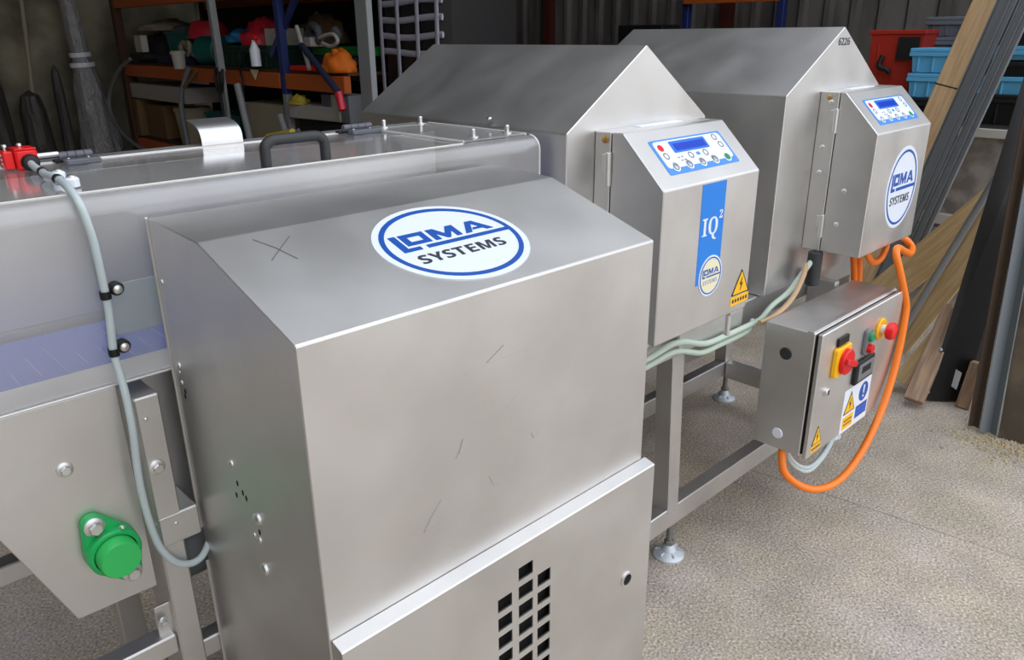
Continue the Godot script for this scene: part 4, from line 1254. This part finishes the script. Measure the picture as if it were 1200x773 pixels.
func crumpled(profile: Array, amp: float, seed_: int) -> ArrayMesh:
	# wrapped, creased upright shape: profile rows of [radius, height]
	var n := FastNoiseLite.new()
	n.seed = seed_
	n.noise_type = FastNoiseLite.TYPE_CELLULAR
	n.frequency = 5.0
	n.fractal_octaves = 2
	var U := 28
	var rows := []
	for i in profile.size() - 1:
		var steps := 5 if i < profile.size() - 2 else 4
		for j in steps:
			var f := j / float(steps)
			rows.append([lerpf(profile[i][0], profile[i + 1][0], f), lerpf(profile[i][1], profile[i + 1][1], f)])
	rows.append(profile[-1])
	var pt := func(i: int, j: int) -> Vector3:
		var a := TAU * (i % U) / U
		var rr: float = rows[j][0]
		var y: float = rows[j][1]
		var k := 1.0 + amp * (n.get_noise_3d(cos(a) * 0.35, y * 0.45, sin(a) * 0.35) + 0.4)
		return Vector3(cos(a) * rr * k, y, sin(a) * rr * k)
	var st := start()
	for j in rows.size() - 1:
		for i in U:
			var a: Vector3 = pt.call(i, j)
			var b: Vector3 = pt.call(i + 1, j)
			var c: Vector3 = pt.call(i + 1, j + 1)
			var d: Vector3 = pt.call(i, j + 1)
			quad(st, a, b, c, d, Vector3(a.x + b.x, 0.0, a.z + b.z))
	for i in U:
		tri(st, Vector3(0, rows[0][1], 0), pt.call(i, 0), pt.call(i + 1, 0), Vector3.DOWN)
		tri(st, Vector3(0, rows[-1][1], 0), pt.call(i, rows.size() - 1), pt.call(i + 1, rows.size() - 1), Vector3.UP)
	return finish(st)

func bucket(called: String, label: String, category: String, c: Vector3, r: float, h: float, m, flip := false) -> Node3D:
	var t := thing(called, label, category, c)
	var a := r if flip else r * 0.82
	var b := r * 0.7 if flip else r
	part(t, "body", lathe(PackedVector2Array([Vector2(0, 0), Vector2(a, 0), Vector2(b, h), Vector2(b * 0.93, h), Vector2(a * 0.9, 0.012), Vector2(0, 0.012)] if not flip else [Vector2(0, 0), Vector2(a, 0), Vector2(lerpf(a, b, 0.5) * 1.08, h * 0.55), Vector2(b, h * 0.93), Vector2(b * 0.5, h), Vector2(0, h)]), 24), m, at(c.x, c.y, c.z))
	part(t, "rim", lathe(PackedVector2Array([Vector2(b, h - 0.02), Vector2(b + 0.008, h - 0.018), Vector2(b + 0.008, h), Vector2(b, h)] if not flip else [Vector2(a, 0), Vector2(a + 0.01, 0.0), Vector2(a + 0.01, 0.015), Vector2(a, 0.015)]), 24), m, at(c.x, c.y, c.z))
	if not flip:
		part(t, "lid", rod(b + 0.004, 0.012, 24), m, at(c.x, c.y + h + 0.004, c.z))
	return t

func bx(called: String, label: String, category: String, c: Vector3, w: float, h: float, d: float, m, yaw := 0.0, group := "") -> MeshInstance3D:
	# plain carton: w along z, d along x, c the middle of its base
	return single(called, box(d, h, w, 0.006), m, Transform3D(Basis(Vector3.UP, yaw), c + Vector3(0, h / 2, 0)), label, category, group)

func hose(called: String, label: String, p: Array, r: float, m) -> MeshInstance3D:
	return single(called, tube(p, r, 10, 6), m, Transform3D(), label, "hose")

func rack_items():
	var Y := 1.435
	# upper shelf, left to right
	heap("folded_tarp", "dark crumpled tarpaulin at the left end of the upper shelf", "tarpaulin", Vector3(3.0, Y, -7.65), Vector3(0.26, 0.24, 0.33), "dark_cloth", 1)
	heap("folded_sheet", "beige folded sheet lying over the dark tarpaulin at the shelf's left end", "sheet", Vector3(3.0, Y + 0.27, -7.62), Vector3(0.22, 0.09, 0.26), "beige", 2)
	bx("white_carton", "small white carton standing before the dark tarpaulin on the upper shelf", "carton", Vector3(2.72, Y + 0.09, -7.55), 0.16, 0.14, 0.06, "pot_white")
	bx("dark_ledge", "black flat tray under the small white carton", "tray", Vector3(2.74, Y + 0.03, -7.6), 0.36, 0.05, 0.12, "crate_black")
	crate("teal_tub", "teal plastic tub between the white carton and the red bucket", "tub", Vector3(2.98, Y + 0.07, -7.05), 0.44, 0.19, 0.3, "teal", "", false)
	bx("navy_bundle", "navy blue folded cloth under the teal tub", "cloth", Vector3(2.92, Y, -6.98), 0.55, 0.065, 0.4, "navy")
	bucket("red_bucket", "upturned red bucket behind the coiled beige hose on the upper shelf", "bucket", Vector3(2.95, Y + 0.20, -6.65), 0.17, 0.14, "pink_red", true)
	single("thin_rod", rod(0.012, 0.3, 10), "foam", at(2.95, Y + 0.41, -6.85), "thin pale rod sticking up behind the red bucket", "rod")
	var coil := []
	for i in 26:
		var a := TAU * i / 11.0
		coil.append(Vector3(2.78 + 0.02 * cos(a * 0.5), Y + 0.12 + 0.05 * sin(a), -6.85 + i * 0.014 + 0.075 * cos(a)))
	hose("coiled_hose", "coiled beige hose on the upper shelf below the red bucket", coil, 0.02, "beige")
	single("teal_drum", rod(0.11, 0.24, 24), "teal", axis_y(Vector3(2.84, Y + 0.11, -6.38), Vector3(0.25, 0, 1)), "dark teal drum lying on the upper shelf beside the white jar", "drum")
	bucket("white_jar", "small white jar hanging over the shelf edge beside the teal drum", "jar", Vector3(2.68, Y - 0.03, -6.68), 0.055, 0.13, "pot_white")
	heap("blue_tarp", "folded sky blue tarpaulin right of the pale prop", "tarpaulin", Vector3(3.0, Y + 0.17, -6.03), Vector3(0.2, 0.1, 0.13), "sky_tarp", 4)
	heap("red_bag", "shiny pink-red bag on top of the dark green crates", "bag", Vector3(2.98, Y + 0.14, -5.70), Vector3(0.2, 0.19, 0.16), "pink_red", 5, 0.2)
	bx("cream_carton", "cream carton leaning beside the pink-red bag", "carton", Vector3(2.96, Y + 0.135, -5.42), 0.20, 0.13, 0.2, "pot_white", 0.2)
	heap("brown_sack", "brown sack behind the cream carton", "sack", Vector3(3.2, Y + 0.16, -5.3), Vector3(0.15, 0.19, 0.2), "card", 6)
	crate("green_crate", "dark green crate under the pink-red bag, left one", "crate", Vector3(2.95, Y, -5.86), 0.34, 0.13, 0.4, "dark_green", "dark green crates on the upper shelf")
	crate("green_crate", "dark green crate beside the blue upright, right one", "crate", Vector3(2.95, Y, -5.46), 0.34, 0.13, 0.4, "dark_green", "dark green crates on the upper shelf")
	var sb := thing("spray_bottle", "white spray bottle with a red head in front of the dark green crate", "bottle", Vector3(2.66, Y + 0.02, -5.31))
	part(sb, "bottle", lathe(PackedVector2Array([Vector2(0, 0), Vector2(0.035, 0), Vector2(0.035, 0.11), Vector2(0.015, 0.15), Vector2(0.012, 0.17), Vector2(0, 0.17)]), 18), "white", at(2.66, Y + 0.02, -5.31))
	part(sb, "spray_head", box(0.03, 0.035, 0.07, 0.006), "red", at(2.66, Y + 0.205, -5.30))
	single("paper_corner", prism(pts([-0.06, 0.0, 0.06, 0.0, 0.0, -0.07]), 0.003, 0.0), "cream", facing(Vector3(2.685, Y - 0.005, -5.40), Vector3(-1, 0, 0)), "cream paper corner hanging over the orange beam", "paper")
	bx("green_tray", "long bright green tray on the upper shelf right of the blue upright", "tray", Vector3(3.05, Y + 0.09, -4.62), 0.68, 0.055, 0.3, "bright_green")
	bx("blue_tray", "dull blue flat tray under the green tray", "tray", Vector3(3.05, Y + 0.035, -4.70), 0.5, 0.05, 0.3, "navy")
	bx("red_tray", "flat red tray along the orange beam right of the blue upright", "tray", Vector3(2.82, Y, -4.77), 0.38, 0.03, 0.2, "red")
	var coil2 := []
	for i in 20:
		var a := TAU * i / 9.0
		coil2.append(Vector3(2.9 + 0.05 * sin(a * 0.7), Y + 0.22 + 0.06 * sin(a), -5.0 + i * 0.012 + 0.12 * cos(a)))
	hose("coiled_hose", "coiled grey hose lying on the green tray by the blue upright", coil2, 0.025, "grey_cloth")
	hose("white_hook", "curved white hose end at the right of the green tray", [Vector3(2.78, Y + 0.17, -4.62), Vector3(2.78, Y + 0.15, -4.52), Vector3(2.78, Y + 0.18, -4.44), Vector3(2.78, Y + 0.22, -4.48), Vector3(2.78, Y + 0.215, -4.58), Vector3(2.78, Y + 0.2, -4.65)], 0.012, "foam")
	heap("orange_bag", "orange cloth bag at the right end of the upper shelf", "bag", Vector3(2.76, Y, -4.42), Vector3(0.09, 0.13, 0.15), "orange_cloth", 8, 0.2)
	single("slanting_pipe", tube([Vector3(2.70, Y + 0.27, -4.78), Vector3(2.63, Y + 0.02, -4.55)], 0.014, 10, 0), "foam", Transform3D(), "slanting pale pipe resting on the orange beam", "pipe")
	var pk := thing("pry_bar", "dark bar with a red end slanting across the orange bag", "tool", Vector3(2.62, Y, -4.3))
	part(pk, "shaft", tube([Vector3(2.63, Y + 0.16, -4.62), Vector3(2.58, Y - 0.10, -4.16)], 0.02, 8, 0), "navy")
	part(pk, "red_end", tube([Vector3(2.58, Y - 0.10, -4.16), Vector3(2.575, Y - 0.2, -4.12)], 0.024, 8, 0), "pink_red")
	heap("rag_pile", "dark grey rag pile between the teal drum and the pale prop", "rag", Vector3(2.95, Y, -6.15), Vector3(0.16, 0.15, 0.14), "dark_cloth", 21)
	heap("rag_pile", "pale rag on top of the teal tub on the upper shelf", "rag", Vector3(2.98, Y + 0.25, -7.08), Vector3(0.14, 0.07, 0.16), "grey_cloth", 22)
	heap("cable_pile", "black tangle of cable at the right end of the upper shelf", "cable", Vector3(3.36, Y, -4.42), Vector3(0.13, 0.3, 0.13), "dark_cloth", 23, 0.35)
	bx("small_tin", "small pale tin on the bright green tray", "tin", Vector3(2.86, Y + 0.146, -4.86), 0.09, 0.06, 0.1, "foam")
	hose("loose_cable", "loose black cable trailing over the orange beam beside the cream paper", [Vector3(2.80, Y + 0.14, -5.66), Vector3(2.68, Y + 0.02, -5.60), Vector3(2.66, Y - 0.08, -5.55), Vector3(2.66, Y - 0.22, -5.57), Vector3(2.67, Y - 0.30, -5.64)], 0.008, "black")
	# lower shelf
	var L := 0.772
	bx("foam_block", "long off-white foam block lying on two boxes in the lower shelf", "block", Vector3(2.88, L + 0.35, -7.35), 1.25, 0.13, 0.35, "foam")
	bx("upright_board", "brown upright board end under the foam block, left", "board", Vector3(2.85, L, -7.92), 0.10, 0.34, 0.3, "card")
	bx("lower_carton", "brown carton under the foam block left of the white pail", "carton", Vector3(2.9, L, -7.58), 0.40, 0.30, 0.3, "card")
	bucket("white_pail", "grimy white pail on the lower shelf under the foam block", "pail", Vector3(2.86, L, -7.0), 0.15, 0.29, "beige")
	bucket("pale_tub", "pale round tub right of the grimy white pail", "tub", Vector3(2.95, L, -6.62), 0.12, 0.25, "beige")
	crate("teal_tub", "teal tub on the lower shelf behind the steel stop tab", "tub", Vector3(2.92, L + 0.10, -6.22), 0.62, 0.20, 0.3, "teal", "", false)
	bx("lower_carton", "dark carton holding up the teal tub on the lower shelf", "carton", Vector3(2.92, L, -6.22), 0.5, 0.09, 0.3, "crate_black")
	bx("beige_carton", "large beige carton on the lower shelf left of the blue upright", "carton", Vector3(2.92, L + 0.02, -5.50), 0.52, 0.40, 0.35, "beige", 0.1)
	bx("red_scrap", "small red box low at the left of the big beige carton", "box", Vector3(2.78, L, -5.87), 0.16, 0.12, 0.2, "rack_orange")
	crate("teal_tub", "small teal tub low beside the grey legs under the beam", "tub", Vector3(2.68, L, -5.14), 0.18, 0.14, 0.16, "teal", "", false)
	single("grey_strut", tube([Vector3(2.62, 1.33, -5.56), Vector3(2.60, 0.80, -5.38)], 0.026, 10, 0), "rack_grey", Transform3D(), "slim grey strut slanting under the beam left of the blue upright", "strut")
	single("grey_strut", tube([Vector3(2.62, 1.15, -4.98), Vector3(2.58, 0.80, -4.72)], 0.022, 10, 0), "rack_grey", Transform3D(), "slim grey strut slanting away to the right of the blue upright", "strut")
	bx("pale_bin", "pale dirty tray on the lower shelf right of the blue upright", "tray", Vector3(2.85, L + 0.36, -4.72), 0.5, 0.09, 0.3, "foam", 0.1)
	bx("lower_carton", "dark carton under the pale dirty tray", "carton", Vector3(2.9, L, -4.80), 0.33, 0.35, 0.3, "crate_black")
	for i in 3:
		bx("grey_canister", ["leftmost grey canister under the beam at the rack's right end", "middle grey canister under the beam at the rack's right end", "rightmost grey canister under the beam at the rack's right end"][i], "canister", Vector3(2.80, L + 0.36, -4.56 + i * 0.115), 0.10, 0.17, 0.15, ["grey_cloth", "foam", "mid_grey"][i], 0.0, "grey canisters at the rack's right end")
	bx("lower_carton", "dark carton under the three grey canisters", "carton", Vector3(2.9, L, -4.46), 0.34, 0.35, 0.3, "crate_black")
	heap("yellow_rag", "yellow rag on the lower shelf right of the blue upright", "rag", Vector3(2.72, L + 0.45, -4.88), Vector3(0.06, 0.06, 0.08), "yellow_dull", 9)
	heap("grey_sheet", "dull grey sheet draped low behind the black handle", "sheet", Vector3(2.2, 0.0, -4.05), Vector3(0.32, 1.12, 0.5), "grey_cloth", 10, 0.08)
	single("yellow_torch", tube([Vector3(2.20, 1.14, -4.05), Vector3(2.15, 1.10, -4.25)], 0.028, 10, 0), "yellow_dull", Transform3D(), "yellow and black torch lying on the dull grey sheet", "torch")
	# hoses hanging over the rack front
	hose("hanging_hose", "thin grey hose drooping in a big curve at the left end of the rack", [Vector3(2.62, 1.47, -7.6), Vector3(2.58, 1.36, -7.85), Vector3(2.55, 1.15, -8.1), Vector3(2.52, 0.95, -8.05), Vector3(2.5, 0.80, -7.7), Vector3(2.5, 0.70, -7.2), Vector3(2.52, 0.66, -6.8)], 0.017, "mid_grey")
	hose("hanging_hose", "pale cable hanging straight down over the beam beside the white jar", [Vector3(2.67, 1.42, -6.48), Vector3(2.64, 1.3, -6.55), Vector3(2.62, 1.15, -6.62), Vector3(2.62, 0.9, -6.62), Vector3(2.62, 0.75, -6.6)], 0.02, "mid_grey")
	hose("hanging_hose", "short brown cable end forking off the pale cable over the beam", [Vector3(2.66, 1.40, -6.32), Vector3(2.64, 1.33, -6.42), Vector3(2.63, 1.27, -6.53)], 0.014, "card")

# ------------------------------------------------------------------ things at the back
func back_things():
	var p := struct("trim_3", prism(pts([-0.02, -0.06, 0.02, -0.06, 0.02, 0.06, -0.02, 0.06]), 4.0, 0.003), "rack_grey", at(2.72, 2.0, -4.045) * Transform3D(Basis(Vector3.RIGHT, PI / 2), Vector3.ZERO))
	# black bundle under a grey webbing net
	var t := thing("netted_bundle", "tall black bundle held under a net of grey webbing straps", "bundle", Vector3(3.5, 0, -4.4))
	var b := Vector3(3.55, 0.9, -4.25)
	part(t, "bundle", box(0.6, 2.30, 0.62, 0.05), "black_sheet", at(3.27, 1.15, -3.93))
	for y in [1.33, 1.55, 1.64, 1.735, 1.83, 2.0]:
		var pth := []
		for i in 9:
			pth.append(Vector3(2.962, y + 0.008 * sin(i * 0.7 + y * 9), -4.23 + i * 0.075))
		part(t, "webbing_strap", tube(pth, 0.008, 8, 3, 2.3), "webbing")
	for z in [-4.21, -4.04, -3.85, -3.67]:
		var pth := []
		for i in 8:
			pth.append(Vector3(2.955, 0.35 + i * 0.26, z + 0.010 * sin(i * 0.6 + z)))
		part(t, "webbing_strap", tube(pth, 0.018, 8, 3, 0.4), "webbing")
	# far back: orange beam and dark boxes
	var s := thing("far_rack", "distant rack with an orange beam and blue posts against the right wall", "rack", Vector3(7.1, 0, -4.3))
	part(s, "beam", box(0.06, 0.12, 1.0, 0.004), "rack_orange", at(7.0, 1.965, -4.3))
	for z in [-4.82, -3.8]:
		part(s, "post", box(0.07, 2.6, 0.07, 0.004), "rack_blue", at(7.08, 1.3, z))
	bx("dark_carton", "flat black case standing before the cladding at the back", "case", Vector3(6.9, 1.5, -5.15), 0.55, 0.22, 0.3, "crate_black")
	bx("dark_stand", "dark box below the flat black case at the back", "box", Vector3(6.9, 0.0, -5.15), 0.6, 1.48, 0.35, "dark_steel")
	single("fire_sign", box(0.01, 0.10, 0.14, 0.002), "red", at(6.6, 1.94, -7.6), "small dull red box on the dark post at the back", "box")
	single("dark_post", box(0.12, 2.6, 0.12, 0.004), "dark_steel", at(6.66, 1.3, -7.6), "dark post carrying the small red box at the back", "post")
	# plastic-wrapped roll against the back wall
	var w := thing("wrapped_roll", "tall roll wrapped in shiny dark plastic leaning on the back wall", "roll", Vector3(2.5, 0, -8.45))
	part(w, "roll", crumpled([[0.2, 0.0], [0.22, 0.3], [0.19, 0.6], [0.17, 0.9], [0.14, 1.15], [0.10, 1.35], [0.075, 1.5], [0.085, 1.65], [0.07, 1.9], [0.08, 2.1], [0.05, 2.3]], 0.32, 3), "film", Transform3D(Basis(Vector3(0, 0, 1), 0.05), Vector3(2.53, 0.0, -8.42)))
	for v in [[1.50, 0.095], [1.41, 0.11]]:
		part(w, "tape_band", crumpled([[v[1], -0.02], [v[1] * 1.02, 0.0], [v[1], 0.02]], 0.15, 4), "white", Transform3D(Basis(Vector3(0, 0, 1), 0.05), Vector3(2.53 - v[0] * 0.05, v[0], -8.42)))
	var heights := [[1.98, 0.13, 1.20, 0], [2.205, 0.055, 1.42, 1], [1.66, 0.13, 1.6, 2], [2.86, 0.08, 1.5, 3]]
	for v in heights:
		var h: float = v[2]
		var q: float = v[1]
		single("wrapped_bundle", crumpled([[q, 0.0], [q * 1.05, h * 0.3], [q * 0.95, h * 0.6], [q * 0.85, h * 0.85], [q * 0.6, h * 0.96], [q * 0.1, h]], 0.4, 11 + v[3]), "dark_wrap", at(v[0], 0, -8.5 + 0.1 * (v[3] % 2)), ["squat dark bundle second from the left against the back wall", "slim dark bundle just left of the shiny wrapped roll", "tall dark bundle at the far left of the back wall", "narrow dark bundle right of the shiny wrapped roll"][v[3]], "bundle", "dark bundles standing along the back wall")
	single("thin_pole", tube([Vector3(2.12, 2.3, -8.55), Vector3(2.02, 1.3, -8.5), Vector3(1.98, 0.96, -8.48)], 0.02, 8, 3), "beige", Transform3D(), "thin tan pole leaning on the back wall at the far left", "pole")

# ------------------------------------------------------------------ crumbs on the floor
func marks():
	var jt := struct("trim_4", ribbon([Vector2(2.55, 1.4), Vector2(2.607, 1.083), Vector2(2.63, 0.9), Vector2(2.70, 0.368), Vector2(2.75, -0.6)], 0.003), "grey_panel", Transform3D(Basis(Vector3(1, 0, 0), Vector3(0, 0, -1), Vector3(0, 1, 0)), Vector3(0, 0.0001, 0)))
	var mm := MultiMesh.new()
	mm.transform_format = MultiMesh.TRANSFORM_3D
	mm.mesh = prism(ellipse(0.008, 0.006, 6), 0.006, 0.0015, 0.0)
	mm.instance_count = 420
	for i in 420:
		var p := Vector3(3.50 + rng.randfn(0.0, 0.07), 0.002, -0.62 + rng.randfn(0.0, 0.13))
		mm.set_instance_transform(i, Transform3D(Basis(Vector3(rng.randf() - 0.5, 1, rng.randf() - 0.5).normalized(), rng.randf() * TAU).scaled(Vector3.ONE * (0.3 + rng.randf() * 0.7)), p))
	var o := MultiMeshInstance3D.new()
	o.name = "gravel"
	o.multimesh = mm
	o.material_override = M["gravel"]
	add_child(o)
	o.set_meta("kind", "stuff")
	tag(o, "yellowish gravel crumbs on the concrete by the brown board", "gravel")
